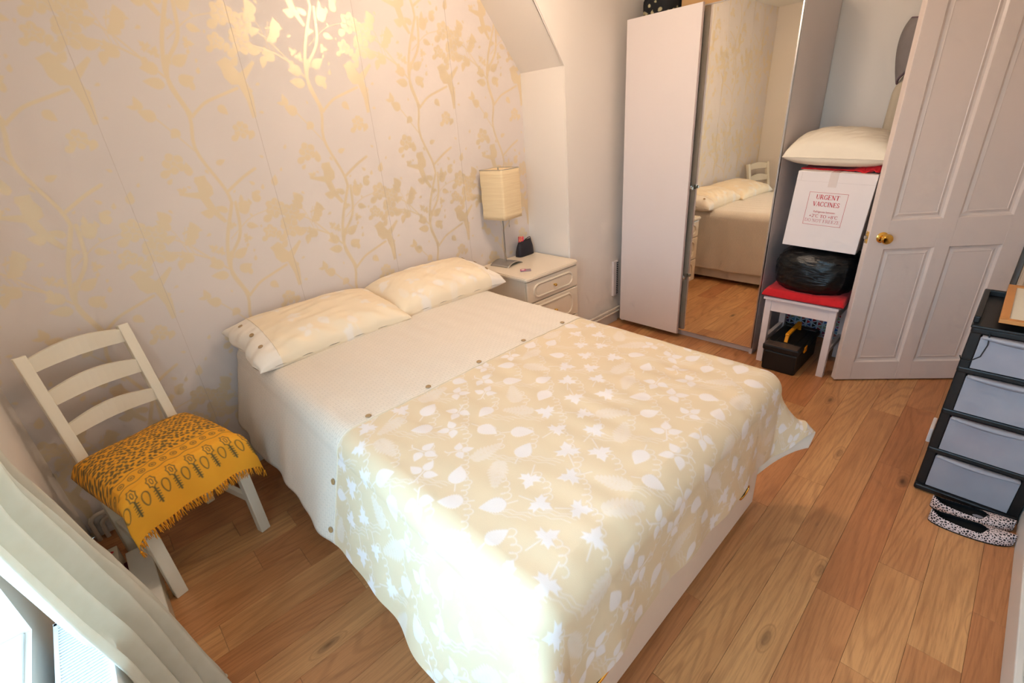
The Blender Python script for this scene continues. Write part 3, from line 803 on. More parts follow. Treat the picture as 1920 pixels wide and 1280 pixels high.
# top with rounded front corners
bm = bmesh.new()
rc = .045; pts = [(nsx1, nsy1), (nsx0, nsy1)]
for cx, cy, a0 in ((nsx0 + .02, nsy0 + .02, 180), (nsx1 - rc, nsy0 + rc, 270)):
    rr = .02 if a0 == 180 else rc
    for i in range(7):
        a = math.radians(a0 + 90 * i / 6); pts.append((cx + rr * math.cos(a), cy + rr * math.sin(a)))
lo = [bm.verts.new((x, y, nsz - .024)) for x, y in pts]; f = bm.faces.new(lo)
r = bmesh.ops.extrude_face_region(bm, geom=[f]); bmesh.ops.translate(bm, vec=(0, 0, .024), verts=[v for v in r['geom'] if isinstance(v, bmesh.types.BMVert)])
bmesh.ops.recalc_face_normals(bm, faces=bm.faces)
bmesh.ops.bevel(bm, geom=[e for e in bm.edges if abs(e.verts[0].co.z - e.verts[1].co.z) < 1e-5], offset=.006, segments=2, affect='EDGES')
for v in bm.verts: v.co -= Vector(origin(nst))
me = bpy.data.meshes.new('top'); bm.to_mesh(me); bm.free(); me.materials.append(M_cream_lam)
link(bpy.data.objects.new('top', me), nst)
yb = nsy0 + .03
MB().box((nsx0 + .015, yb, .06), (nsx1 - .012, nsy1 - .005, nsz - .024), .003).out('carcass', M_cream_lam, nst, False, True)
MB().box((nsx0 + .03, yb + .03, 0), (nsx1 - .03, nsy1 - .01, .06)).out('plinth', M_cream_lam, nst, False, True)
for z0, z1 in ((.478, .618), (.275, .470), (.07, .267)):
    x0, x1 = nsx0 + .018, nsx1 - .015; yf = yb - .018
    dw = MB().box((x0, yf, z0), (x1, yb - .001, z1), .005).out('drawer', M_cream_lam, nst, False, True)
    # cathedral-cornered raised moulding
    m_ = MB(); cx_, cz_ = (x0 + x1) / 2, (z0 + z1) / 2; hw, hh = (x1 - x0) / 2 - .06, (z1 - z0) / 2 - .028; c = .035
    out = [(-hw + c, -hh), (hw - c, -hh), (hw - c * .35, -hh * .75), (hw, -hh * .35), (hw, hh * .35), (hw - c * .35, hh * .75), (hw - c, hh), (-hw + c, hh), (-hw + c * .35, hh * .75), (-hw, hh * .35), (-hw, -hh * .35), (-hw + c * .35, -hh * .75)]
    m_.tube([(cx_ + x, yf - .001, cz_ + z) for x, z in out + out[:2]], .0075, 8, False)
    m_.add([(cx_ + x * .9, yf - .003, cz_ + z * .8) for x, z in out] + [(cx_ + x * .9, yf + .002, cz_ + z * .8) for x, z in out],
           [tuple(range(12))] + [(i, i + 12, (i + 1) % 12 + 12, (i + 1) % 12) for i in range(12)])
    m_.out('moulding', M_cream_lam, dw, True, True)
    MB().lathe([(.006, 0), (.004, .008), (.009, .013), (.010, .019), (.006, .024), (.001, .025)], 16, Matrix.Translation((cx_, yf - .002, cz_)) @ Matrix.Rotation(math.radians(90), 4, 'X')).out('knob', M_brass, dw, True, True)

# table lamp
lx, ly = 2.085, 2.312
lamp = thing('table_lamp', 'table lamp with square ribbed paper shade on the nightstand', 'lamp', (lx, ly, nsz), math.radians(8))
bq = []
nb = 11
for j in range(nb):
    for i in range(nb):
        u, v = i / (nb - 1) * 2 - 1, j / (nb - 1) * 2 - 1
        bq.append((u * .078, v * .078, .004 + .022 * (1 - u * u)))
Fb = [tuple(int(k) for k in f) for f in grid_faces(nb, nb)]
o = mk('base', bq, Fb, M_chrome, lamp, True); solidify(o, .004, -1)
MB().tube([(-.012, .0, .024), (-.012, 0, .62)], .004, 10).tube([(.004, .004, .024), (.002, .004, .45)], .003, 8).out('stem', M_chrome, lamp, True)
MB().tube([(.035, -.02, .32), (.036, -.02, .255)], .0015, 6).lathe([(.001, 0), (.003, .002), (.003, .012), (.001, .014)], 8, Matrix.Translation((.036, -.02, .243))).out('pull_cord', M_chrome, lamp, True)
m, nt, bs = new_mat('ribbed_paper'); co = objco(nt, (6, 6, 240)); nzn = N(nt, 'ShaderNodeTexNoise'); nzn.inputs['Scale'].default_value = 1; nzn.inputs['Detail'].default_value = 2; nt.links.new(co, nzn.inputs[0])
nt.links.new(mixc(nt, nzn.outputs[0], lin((226, 196, 152)), lin((248, 226, 186))), bs.inputs['Base Color']); bs.inputs['Roughness'].default_value = .8
bump(nt, bs, nzn.outputs[0], .5, .002)
hs, z0, z1 = .093, .312, .612
corner = []
for z, k in ((z0, .97), (z1, 1.0)):
    pass
V = []; F = []; nzr = 12; per = []
rr = .014
for cx, cy, a0 in ((1, 1, 0), (-1, 1, 90), (-1, -1, 180), (1, -1, 270)):
    for i in range(5):
        a = math.radians(a0 + 90 * i / 4); per.append((cx * (hs - rr) + rr * math.cos(a), cy * (hs - rr) + rr * math.sin(a)))
for kz in range(nzr):
    z = z0 + (z1 - z0) * kz / (nzr - 1); w_ = 1 + .012 * math.sin(kz * 1.7)
    for (x, y) in per: V.append((x * w_, y * w_, z + .005 * math.sin(x * 40) * (kz == nzr - 1)))
npn = len(per)
for kz in range(nzr - 1):
    for j in range(npn): F.append((kz * npn + j, kz * npn + (j + 1) % npn, (kz + 1) * npn + (j + 1) % npn, (kz + 1) * npn + j))
o = mk('shade', V, F, m, lamp, True); solidify(o, .0015, -1)
MB().tube([(x * 1.0, y * 1.0, z1 + .001) for x, y in per + per[:1]], .002, 6, False).tube([(-hs, 0, z1 - .01), (hs, 0, z1 - .01)], .0015, 6).out('shade_wire', M_chrome, lamp, True)

# black zip pouch with a pink box sticking out
pu = thing('zip_pouch', 'small black zip pouch standing open on the nightstand', 'pouch', (2.325, 2.375, nsz), math.radians(2))
V = []; F = []; lev = 7; n = 24
for k in range(lev):
    f_ = k / (lev - 1); w_ = .078 * (1 - .20 * f_) + .004 * math.sin(f_ * 3.1); dd = .032 * (1 - .72 * f_) + .006 * math.sin(f_ * 3.1); z = .105 * f_ + (.0 if k else .001)
    for j in range(n):
        a = 2 * math.pi * j / n; ca, sa = math.cos(a), math.sin(a)
        V.append((w_ * math.copysign(abs(ca) ** .5, ca) + .006 * f_, dd * math.copysign(abs(sa) ** .6, sa), z + (.003 * (ca) if k == lev - 1 else 0)))
for k in range(lev - 1):
    for j in range(n): F.append((k * n + j, k * n + (j + 1) % n, (k + 1) * n + (j + 1) % n, (k + 1) * n + j))
F.append(tuple(range(n - 1, -1, -1)))
M_pouch = mat('black_nylon', (30, 24, 34), .55, noise=30, var=.2, bmp=.3, bscale=60, bdist=.003)
o = mk('body', V, F, M_pouch, pu, True); solidify(o, .0015, -1)
MB().tube([(.02, .006, .108), (.05, .006, .116), (.066, .003, .118), (.07, 0, .108)], .003, 6).out('zip', M_black, pu, True)
pk = thing('card_packet', 'pink and red patterned packet poking out of the black pouch', 'packet', (2.292, 2.378, nsz + .07), 0, rot=(0, math.radians(8), 0))
m, nt, bs = new_mat('pink_print'); vo = N(nt, 'ShaderNodeTexVoronoi'); vo.inputs['Scale'].default_value = 110; nt.links.new(objco(nt), vo.inputs[0])
cr = N(nt, 'ShaderNodeValToRGB'); cr.color_ramp.elements[0].color = (*lin((60, 14, 24)), 1); cr.color_ramp.elements[1].color = (*lin((236, 60, 96)), 1); cr.color_ramp.elements[1].position = .45
e_ = cr.color_ramp.elements.new(.75); e_.color = (*lin((240, 190, 120)), 1)
nt.links.new(vo.outputs['Distance'], cr.inputs[0]); nt.links.new(cr.outputs[0], bs.inputs['Base Color'])
MB().box((-.022, -.006, 0), (.020, .006, .068), .002).out('carton', m, pk)
MB().box((.008, -.0068, .001), (.0195, -.0055, .067)).out('spine', mat('hot_pink', (236, 52, 92), .5), pk)
ph = thing('card_case', 'small pink and grey flat case lying on the nightstand', 'case', (2.04, 2.085, nsz), math.radians(-42))
MB().box((-.034, -.019, 0), (.034, .019, .007), .002).out('case_body', mat('grey_pink_plastic', (150, 128, 136), .4), ph)
MB().box((-.034, -.0185, .0066), (.0, .0185, .0076)).out('front_sticker', mat('magenta_print', (190, 70, 110), .5), ph)
MB().lathe([(.011, .0074), (.011, .0082), (.001, .0083)], 16, Matrix.Translation((-.018, 0, 0))).out('emblem', mat('pale_pink_print', (244, 214, 214), .5), ph)

# ================================================================== WARDROBE
wd = thing('wardrobe', 'tall white wardrobe with one plain door and one mirror door', 'wardrobe', (3.30, 1.495, 0))
WX, WY_0, WY_1, WT = 3.022, .985, 2.012, 2.03
for nm, lo, hi in (('side_panel', (WX, WY_0, 0), (3.592, WY_0 + .018, WT)), ('side_panel', (WX, WY_1 - .018, 0), (3.592, WY_1, WT)),
                   ('top_panel', (WX, WY_0 + .018, WT - .02), (3.592, WY_1 - .018, WT)), ('bottom_panel', (WX + .01, WY_0 + .018, .05), (3.58, WY_1 - .018, .07)),
                   ('back_panel', (3.58, WY_0 + .018, .07), (3.59, WY_1 - .018, WT - .02)), ('plinth', (WX + .02, WY_0 + .018, 0), (WX + .036, WY_1 - .018, .05)),
                   ('shelf', (WX + .03, WY_0 + .018, 1.0), (3.58, WY_1 - .018, 1.018))):
    MB().box(lo, hi, .0012).out(nm, M_white, wd, False, True)
pdn = MB().box((2.948, 1.489, .042), (2.966, 1.976, 2.043), .0015).out('plain_door', M_white, wd, False, True)
MB().box((2.947, 1.4868, .042), (2.967, 1.4895, 2.043)).out('edge_strip', mat('door_edge_strip', (196, 172, 166), .4), pdn, False, True)
for z in (1.055, .46):
    MB().box((2.966, 1.478, z - .014), (2.978, 1.492, z + .014), .003).tube([(2.966, 1.480, z), (2.966, 1.468, z)], .010, 12).out('catch', M_chrome, pdn, True, True)
mf = MB()
my0, my1, mz0, mz1 = .987, 1.505, .048, 2.036
mm, mnt, mbs = new_mat('mirror_silver'); mbs.inputs['Base Color'].default_value = (.90, .86, .76, 1); mbs.inputs['Metallic'].default_value = 1; mbs.inputs['Roughness'].default_value = .012
md = MB().box((3.006, my0, mz0), (3.020, my1, mz1), .001).out('mirror_door', M_alu, wd, False, True)
MB().box((3.0035, my0 + .006, mz0 + .006), (3.0062, my1 - .002, mz1 - .006)).out('mirror_glass', mm, md, False, True)
MB().box((3.000, my0 - .002, mz0), (3.021, my0 + .006, mz1), .001).box((3.000, my0, mz1 - .006), (3.012, my1, mz1 + .001), .001).out('mirror_frame', M_alu, md, False, True)
Mr = Matrix.Translation((3.01 - 3.30, 1.245 - 1.495, 0)) @ Matrix.Rotation(math.radians(-.6), 4, 'Z') @ Matrix.Translation((3.30 - 3.01, 1.495 - 1.245, 0))
for o_ in [md] + list(md.children): o_.data.transform(Mr)      # the mirror door hangs very slightly open
# fabric bag on top of the wardrobe
m, nt, bs = new_mat('dark_floral_cloth'); vo = N(nt, 'ShaderNodeTexVoronoi'); vo.inputs['Scale'].default_value = 26; nt.links.new(objco(nt), vo.inputs[0])
nz1 = N(nt, 'ShaderNodeTexNoise'); nz1.inputs['Scale'].default_value = 30; nt.links.new(objco(nt), nz1.inputs[0])
mu = N(nt, 'ShaderNodeMath', operation='MULTIPLY'); nt.links.new(vo.outputs['Distance'], mu.inputs[0]); nt.links.new(nz1.outputs[0], mu.inputs[1])
cr = N(nt, 'ShaderNodeValToRGB'); cr.color_ramp.elements[0].color = (*lin((186, 176, 140)), 1); cr.color_ramp.elements[0].position = .10; cr.color_ramp.elements[1].color = (*lin((24, 24, 28)), 1); cr.color_ramp.elements[1].position = .16
nt.links.new(mu.outputs[0], cr.inputs[0]); nt.links.new(cr.outputs[0], bs.inputs['Base Color']); bs.inputs['Roughness'].default_value = .8
fb = thing('floral_bag', 'dark floral fabric bag lying on top of the wardrobe', 'bag', (3.22, 1.87, WT + .002))
def blob(nu, nv, sx, sy, sz, e1=.6, e2=.7, nz_=.0, seed=1, fr=8., flat=.9):
    u = np.linspace(0, 2 * np.pi, nu, endpoint=False); v = np.linspace(-np.pi / 2, np.pi / 2, nv); U, V_ = np.meshgrid(u, v)
    p = lambda a, e: np.sign(a) * np.abs(a) ** e
    x = sx * p(np.cos(V_), e1) * p(np.cos(U), e2); y = sy * p(np.cos(V_), e1) * p(np.sin(U), e2); z = sz * p(np.sin(V_), e1)
    if nz_:
        k = 1 + nz_ * (wob(x * 10 + z * 3, y * 10 + z * 7, seed, fr) + .7 * wob(y * 10, z * 14 + x * 3, seed + 5, fr * 2))
        x, y, z = x * k, y * k, z * (1 + (k - 1) * .7)
    z = np.maximum(z, -sz * flat)
    V = np.stack([x, y, z + sz * flat], -1).reshape(-1, 3)
    i, j = np.meshgrid(np.arange(nu), np.arange(nv - 1)); a = (j * nu + i).ravel(); b = (j * nu + (i + 1) % nu).ravel()
    return V, np.stack([a, b, b + nu, a + nu], 1)
V, F = blob(40, 24, .14, .12, .09, .7, .7, .08, 4)
mk('bag_body', V, F, m, fb, True)
MB().tube([(-.05, -.06, .15), (-.03, -.05, .20), (.02, 0, .215), (.05, .04, .19), (.05, .06, .15)], .010, 8).out('bag_handle', m, fb, True)

tbx = thing('tan_carton', 'tan cardboard carton stored on top of the wardrobe', 'box', (3.36, 1.40, WT + .001))
M_kraft = mat('kraft_card', (206, 164, 112), .75, noise=10, var=.05)
MB().box((-.19, -.36, 0), (.19, .34, .22), .003).out('carton', M_kraft, tbx)
MB().box((-.1915, -.02, .10), (-.1895, .03, .2205)).box((-.19, -.02, .2195), (.19, .03, .2215)).out('packing_tape', mat('brown_tape', (178, 132, 84), .3), tbx)

# wall vent peeping out beside the wardrobe
ve = thing('wall_vent', 'white slotted vent plate on the wall at the wardrobe edge', 'vent', (2.975, BY, .22))
MB().box((2.935, BY - .018, .222), (2.995, BY, .50), .003).out('vent_plate', M_white, ve, False, True)
sl = None
for k in range(17):
    z = .236 + k * .0152
    sl = MB().box((2.973, BY - .0195, z), (2.991, BY - .0178, z + .008)).out('vent_slot', M_dark, ve, False, True)

# ================================================================== STOOL AND THE PILE ON IT
st = thing('wooden_stool', 'white painted wooden stool holding the stacked bag and box', 'stool', (3.135, .742, 0), 0)
M_stool = mat('worn_white_paint', (230, 216, 214), .5, noise=20, var=.06, bmp=.1, bscale=50)
SX, SY = 2.945, 3.335
sy0, sy1 = .545, .940
for x in (SX + .012, SY - .052):
    for y in (sy0 + .006, sy1 - .046):
        m_ = MB(); m_.bar((x + .02, y + .02, 0), (x + .02, y + .02, .425), .036, .036, .002, up=(0, 1, 0)); m_.out('leg', M_stool, st, False, True)
for y in (sy0 + .012, sy1 - .034): MB().box((SX + .04, y, .355), (SY - .05, y + .02, .424), .002).out('apron', M_stool, st, False, True)
for x in (SX + .02, SY - .04): MB().box((x, sy0 + .04, .350), (x + .02, sy1 - .04, .424), .002).out('apron', M_stool, st, False, True)
for y in (sy0 + .015, sy1 - .037): MB().box((SX + .04, y, .135), (SY - .05, y + .022, .165), .002).out('stretcher', M_stool, st, False, True)
MB().box((SX, sy0, .425), (SY, sy1, .443), .003).out('seat', M_stool, st, False, True)

cu = thing('seat_cushion', 'flat red seat cushion squashed under the black bin bag', 'cushion', (3.125, .738, .443))
U, Vv, x, y, z, h = pillow_shape(60, 60, .385, .43, .115, .02, .24, .003, 12)
z = z * (1 - .60 * np.exp(-((Vv * .9 + .02) ** 2 * 2.6 + np.clip(U * .8 + .05, -.4, 1) ** 2 * .8)) * np.clip((U + .97) / .45, 0, 1)) + .004 * (Vv ** 2)
n = 3600; F = grid_faces(60, 60)
o = mk('cushion_cover', np.concatenate([np.stack([x, y, np.maximum(z, 0) + .012], -1).reshape(-1, 3), np.stack([x, y, .012 - h * .011], -1).reshape(-1, 3)]), np.concatenate([F, F[:, ::-1] + n]), M_red, cu, True)

m, nt, bs = new_mat('black_polythene'); bs.inputs['Base Color'].default_value = (.006, .006, .0065, 1); bs.inputs['Roughness'].default_value = .28
co = objco(nt, (9, 15, 55)); nzn = N(nt, 'ShaderNodeTexNoise'); nzn.inputs['Scale'].default_value = 1; nzn.inputs['Detail'].default_value = 5; nzn.inputs['Distortion'].default_value = 1.2
nt.links.new(co, nzn.inputs[0]); bump(nt, bs, nzn.outputs[0], .7, .006); bs.inputs['Specular IOR Level'].default_value = .4
bb = thing('bin_bag', 'stuffed glossy black bin bag between the red cushion and the white box', 'bag', (3.14, .727, .492))
V, F = blob(96, 60, .205, .212, .142, .66, .75, .03, 9, 9., .80)
mk('bag_film', V, F, m, bb, True)
kn = MB()
for k in range(5): kn.tube([(.02, -.20, .20), (-.03 + k * .012, -.225, .215 + .012 * (k % 3)), (-.05 + k * .02, -.235, .205 + .02 * (k % 2))], [.016, .011, .004], 6)
kn.out('tied_corner', m, bb, True)

# URGENT VACCINES carton
bxt = thing('cardboard_box', 'white cardboard carton with red URGENT VACCINES print on the pile', 'box', (3.165, .722, .752), 0, rot=(math.radians(3.0), 0, math.radians(1.0)))
BW, BD, BH = .362, .36, .405     # along y, x, z
fx = -BD / 2
bm_ = MB().box((fx, -BW / 2, 0), (BD / 2, BW / 2, BH), .003); bm_.out('carton', M_box, bxt)
MB().box((fx - .0006, -BW / 2 + .001, BH - .050), (fx + .001, BW / 2 - .001, BH - .0495)).box((fx - .0006, BW / 2 - .022, BH - .05), (fx + .001, BW / 2 - .0212, BH - .004)).out('flap_crease', mat('card_crease', (200, 184, 178), .8), bxt)
MB().box((fx - .0008, -.012, BH - .074), (fx + .001, .026, BH + .0006)).box((fx, -.012, BH - .0002), (BD / 2, .026, BH + .0008)).out('packing_tape', M_tape, bxt)
# letters: serifed capitals built from thick and thin strokes
def S_(x, y): return ('s', x, y)
GL = {
 'U': (.84, [('l', .17, 1, .17, .33, .15), ('l', .68, 1, .68, .33, .07), ('a', .425, .34, .255, .32, 180, 360, .10), S_(.17, 1), S_(.68, 1)]),
 'R': (.84, [('l', .17, 0, .17, 1, .15), ('a', .36, .74, .22, .25, -90, 90, .12), ('l', .17, .99, .38, .99, .06), ('l', .17, .49, .38, .49, .06), ('l', .40, .48, .74, .02, .14), S_(.17, 0), S_(.17, 1), S_(.76, 0)]),
 'G': (.88, [('a', .44, .5, .34, .48, 48, 318, .12), ('l', .72, .08, .72, .42, .14), S_(.72, .42), ('l', .70, .72, .70, .98, .05)]),
 'E': (.76, [('l', .17, 0, .17, 1, .15), ('l', .04, .98, .64, .98, .06), ('l', .17, .51, .48, .51, .06), ('l', .04, .02, .68, .02, .06), ('l', .63, .76, .63, 1, .05), ('l', .67, 0, .67, .26, .05), ('l', .48, .4, .48, .62, .045)]),
 'N': (.90, [('l', .16, 0, .16, 1, .065), ('l', .14, .98, .72, .02, .15), ('l', .73, 0, .73, 1, .065), S_(.16, 0), S_(.1, 1), S_(.73, 1)]),
 'T': (.80, [('l', .40, 0, .40, 1, .15), ('l', .04, .98, .76, .98, .06), ('l', .06, .74, .06, 1, .05), ('l', .74, .74, .74, 1, .05), S_(.40, 0)]),
 'V': (.84, [('l', .12, 1, .44, 0, .15), ('l', .44, 0, .72, 1, .065), S_(.12, 1), S_(.72, 1)]),
 'A': (.84, [('l', .12, 0, .42, 1, .065), ('l', .42, 1, .72, 0, .15), ('l', .22, .34, .62, .34, .06), S_(.12, 0), S_(.72, 0)]),
 'C': (.84, [('a', .44, .5, .34, .48, 45, 315, .12), ('l', .71, .70, .71, .98, .05), ('l', .71, .05, .71, .22, .04)]),
 'I': (.44, [('l', .22, 0, .22, 1, .15), S_(.22, 0), S_(.22, 1)]),
 'S': (.66, [('a', .33, .74, .20, .24, 20, 270, .11), ('a', .33, .26, .22, .24, 90, -160, .12), ('l', .55, .72, .55, .98, .045), ('l', .10, .02, .10, .28, .045)]),
 'O': (.90, [('a', .45, .5, .35, .48, 0, 360, .12)]),
 'D': (.88, [('l', .17, 0, .17, 1, .15), ('a', .36, .5, .38, .48, -90, 90, .12), ('l', .05, .98, .38, .98, .06), ('l', .05, .02, .38, .02, .06)]),
 'F': (.72, [('l', .17, 0, .17, 1, .15), ('l', .04, .98, .64, .98, .06), ('l', .17, .51, .48, .51, .06), ('l', .63, .76, .63, 1, .05), S_(.17, 0)]),
 'Z': (.76, [('l', .08, .97, .66, .97, .06), ('l', .62, .96, .12, .04, .15), ('l', .08, .03, .70, .03, .06), ('l', .69, 0, .69, .24, .05), ('l', .08, .76, .08, 1, .05)]),
 '2': (.64, [('a', .32, .70, .22, .28, 165, -35, .12), ('l', .50, .56, .12, .07, .09), ('l', .06, .05, .58, .05, .10)]),
 '8': (.64, [('a', .32, .75, .18, .22, 0, 360, .11), ('a', .32, .27, .22, .26, 0, 360, .12)]),
 '+': (.76, [('l', .08, .45, .68, .45, .09), ('l', .38, .14, .38, .76, .09)]),
 '*': (.34, [('a', .17, .86, .11, .12, 0, 360, .055)]), ' ': (.34, [])}
def lettering(text, h, y_mid, z_base, name, weight=1.0, width=None):
    V = []; F = []; x = 0
    def quad(a, b, w):
        a = Vector(a); b = Vector(b); d_ = (b - a).normalized(); n_ = Vector((-d_.y, d_.x)) * w / 2; k = len(V)
        V.extend([a + n_, a - n_, b - n_, b + n_]); F.append((k, k + 1, k + 2, k + 3))
    for ch in text:
        w_, st_ = GL[ch]
        for g_ in st_:
            if g_[0] == 'l': quad((x + g_[1], g_[2]), (x + g_[3], g_[4]), g_[5] * weight)
            elif g_[0] == 's': quad((x + g_[1] - .13, g_[2] + (.02 if g_[2] < .5 else -.02)), (x + g_[1] + .13, g_[2] + (.02 if g_[2] < .5 else -.02)), .045)
            else:
                _, cx, cy, rx, ry, a0, a1, ww = g_
                for i in range(14):
                    A0 = math.radians(a0 + (a1 - a0) * i / 14); A1 = math.radians(a0 + (a1 - a0) * (i + 1.08) / 14)
                    tw = ww * weight * (.55 + .55 * abs(math.cos((A0 + A1) / 2)))
                    quad((x + cx + rx * math.cos(A0), cy + ry * math.sin(A0)), (x + cx + rx * math.cos(A1), cy + ry * math.sin(A1)), tw)
        x += w_
    sx = (width / (x * h)) if width else 1.
    P = [(fx - .0007 - .00001 * (i // 4 % 3), y_mid - (v.x - x / 2) * h * sx, z_base + v.y * h) for i, v in enumerate(V)]
    return mk(name, P, F, M_ink, bxt)
pc = .012; zb = .152
lettering('URGENT', .0235, pc, zb + .115, 'printed_line', 1.15, .110)
lettering('VACCINES', .0235, pc, zb + .0785, 'printed_line', 1.15, .126)
lettering('+2*C TO +8*C', .0160, pc, zb + .0185, 'printed_line', 1.0, .138)
lettering('DO NOT FREEZE', .0170, pc, zb - .0065, 'printed_line', .62, .168)
cv = bpy.data.curves.new('refrigerate_text', 'FONT'); cv.body = 'Refrigerate between'; cv.size = .0142; cv.align_x = 'CENTER'
tmp = bpy.data.objects.new('text_tmp', cv); COL.objects.link(tmp); dg = bpy.context.evaluated_depsgraph_get(); me = bpy.data.meshes.new_from_object(tmp.evaluated_get(dg))
for v in me.vertices: v.co = Vector((fx - .0008, pc - v.co.x * .88, zb + .0450 + v.co.y))
me.materials.clear(); me.materials.append(M_ink); me.name = 'printed_line'
bpy.data.objects.remove(tmp); link(bpy.data.objects.new('printed_line', me), bxt)
b0, b1, c0, c1 = pc - .0905, pc + .0905, zb - .022, zb + .150; tt = .0014
fr = MB()
for lo, hi in (((b0, c0), (b1, c0 + tt)), ((b0, c1 - tt), (b1, c1)), ((b0, c0), (b0 + tt, c1)), ((b1 - tt, c0), (b1, c1))):
    fr.box((fx - .0008, lo[0], lo[1]), (fx + .0005, hi[0], hi[1]))
fr.out('printed_border', M_ink, bxt)
cv = bpy.data.curves.new('side_text', 'FONT'); cv.body = 'sam'; cv.size = .045; cv.shear = .2
tmp = bpy.data.objects.new('text_tmp', cv); COL.objects.link(tmp); dg = bpy.context.evaluated_depsgraph_get(); me = bpy.data.meshes.new_from_object(tmp.evaluated_get(dg))
for v in me.vertices: v.co = Vector((fx + .05 + v.co.x, -BW / 2 - .0008, .19 + v.co.y))
me.materials.clear(); me.materials.append(M_dkink); me.name = 'side_print'
bpy.data.objects.remove(tmp); link(bpy.data.objects.new('side_print', me), bxt)

# red cloth lying over the box top
rc_ = []
nu, nv = 46, 40
u = np.linspace(-1, 1, nu); v = np.linspace(-1, 1, nv); U, Vv = np.meshgrid(u, v)
rt_ = np.clip((-Vv - .1) / .9, 0, 1)                     # bunched towards the door
x = 3.185 + U * .165 * (1 - .22 * (1 - rt_) * (U < 0)) - .012 * rt_ * (U < 0) * np.abs(U); y = .705 + Vv * .185
z = 1.158 + .0098 * Vv + .003 * (1 + wob(U * 3, Vv * 3, 31, 4)) + .030 * rt_ * (1.1 + .8 * wob(U * 4, Vv * 6, 8, 5))
z = np.where(U < -.9, z - .026 * rt_ * (1 + .5 * np.sin(Vv * 17)), z)
o = mk('red_cloth', np.stack([x, y, z], -1).reshape(-1, 3), grid_faces(nu, nv), M_red, None, True); solidify(o, .006, 0)
tag(o, 'bright red cloth bunched between the white carton and the pillow', 'cloth')

tp = thing('spare_pillow', 'uncovered cream pillow on top of the box by the door', 'pillow', (3.225, .728, 1.180), 0, rot=(math.radians(0), math.radians(-2.5), math.radians(90)))
U, Vv, x, y, z, h = pillow_shape(110, 80, .50, .47, .27, .05, .40, .008, 14)
zt_ = z * (1 + .12 * U) ; zb_ = -h * .055
n = 110 * 80; F = grid_faces(110, 80)
o = mk('pillow_cover', np.concatenate([np.stack([x, y, zt_ + .045], -1).reshape(-1, 3), np.stack([x, y, zb_ + .045], -1).reshape(-1, 3)]), np.concatenate([F, F[:, ::-1] + n]), M_pillow_w, tp, True)
ed = [(x[0, i], y[0, i], .0455) for i in range(0, 110, 3)] + [(x[j, -1], y[j, -1], .0455) for j in range(0, 80, 3)] + [(x[-1, i], y[-1, i], .0455) for i in range(109, -1, -3)] + [(x[j, 0], y[j, 0], .0455) for j in range(79, -1, -3)]
MB().tube(ed + ed[:1], .003, 6, False).out('seam_piping', M_pillow_w, tp, True)

# coats hanging on the right wall, mostly behind the door
def garment(name, label, cat, cx, cy, z0, z1, wd_, dp, m, seed, hood):
    t = thing(name, label, cat, (cx, cy, z0))
    nu, nv = 48, 30; u = np.linspace(0, 2 * np.pi, nu, endpoint=False); v = np.linspace(0, 1, nv); U, Vv = np.meshgrid(u, v)
    w = wd_ * (.95 - .25 * Vv - .55 * np.clip((Vv - .82) / .18, 0, 1) ** 2); d_ = dp * (1 - .3 * Vv - .35 * np.clip((Vv - .85) / .15, 0, 1))
    f_ = 1 + .12 * np.sin(U * 7 + seed) * (1 - Vv * .7)
    x = d_ * np.sin(U) * f_ + 0; y = w * np.cos(U) * f_; z = (z1 - z0) * Vv
    V = np.stack([x, y, z], -1).reshape(-1, 3)
    i, j = np.meshgrid(np.arange(nu), np.arange(nv - 1)); a = (j * nu + i).ravel(); b = (j * nu + (i + 1) % nu).ravel()
    o = mk('coat_body', V, np.stack([a, b, b + nu, a + nu], 1), m, t, True); solidify(o, .006, -1)
    return t
M_greycoat = mat('grey_fleece', (150, 138, 134), .95, noise=25, var=.15, bmp=.4, bscale=150, bdist=.002)
gc = garment('hooded_coat', 'grey hooded coat hanging behind the open door', 'coat', 3.515, .40, .95, 1.60, .11, .07, M_greycoat, 2, True)
# hood: a hollow fold of cloth hanging outwards
nu, nv = 26, 22; a = np.linspace(-1, 1, nu); b = np.linspace(0, 1, nv); A_, B_ = np.meshgrid(a, b)
hy = .455 + .205 * np.sin(B_ * np.pi * .5) ** .9 * (1 - .15 * A_ ** 2) - .0
hz = 1.885 - .30 * (.5 + .5 * A_) * (.55 + .45 * B_) - .03 * B_ - .05 * (1 - B_) + .035 * (1 - A_ ** 2)
hx = 3.52 - .055 * np.sin(B_ * np.pi) - .035 * np.cos(A_ * 1.5) * (1 - B_)
o = mk('hood', np.stack([hx, hy, hz], -1).reshape(-1, 3) - np.array([3.515, .40, .95]), grid_faces(nu, nv), M_greycoat, gc, True); solidify(o, .008, 0)
MB().tube([(hx[j, 0] - 3.515, hy[j, 0] - .40, hz[j, 0] - .95) for j in range(nv)] + [(hx[-1, i] - 3.515, hy[-1, i] - .40, hz[-1, i] - .95) for i in range(nu)] + [(hx[j, -1] - 3.515, hy[j, -1] - .40, hz[j, -1] - .95) for j in range(nv - 1, -1, -1)], .006, 6).out('hood_edge', mat('plum_binding', (120, 96, 104), .9), gc, True)
MB().box((-.045, .173, .585), (-.037, .189, .630), .002).out('orange_tag', mat('orange_tag', (222, 150, 60), .6), gc)
garment('cream_jacket', 'pale cream jacket hanging under the grey hood behind the door', 'jacket', 3.535, .585, 1.02, 1.60, .072, .045, mat('cream_cloth', (214, 196, 170), .9, noise=12, var=.08), 5, False)
MB_h = MB().box((3.586, .30, 1.80), (3.60, .52, 1.86), .003)
hk = tag(MB_h.out('coat_rail', M_chair), 'white wooden coat rail on the wall behind the door', 'rail')
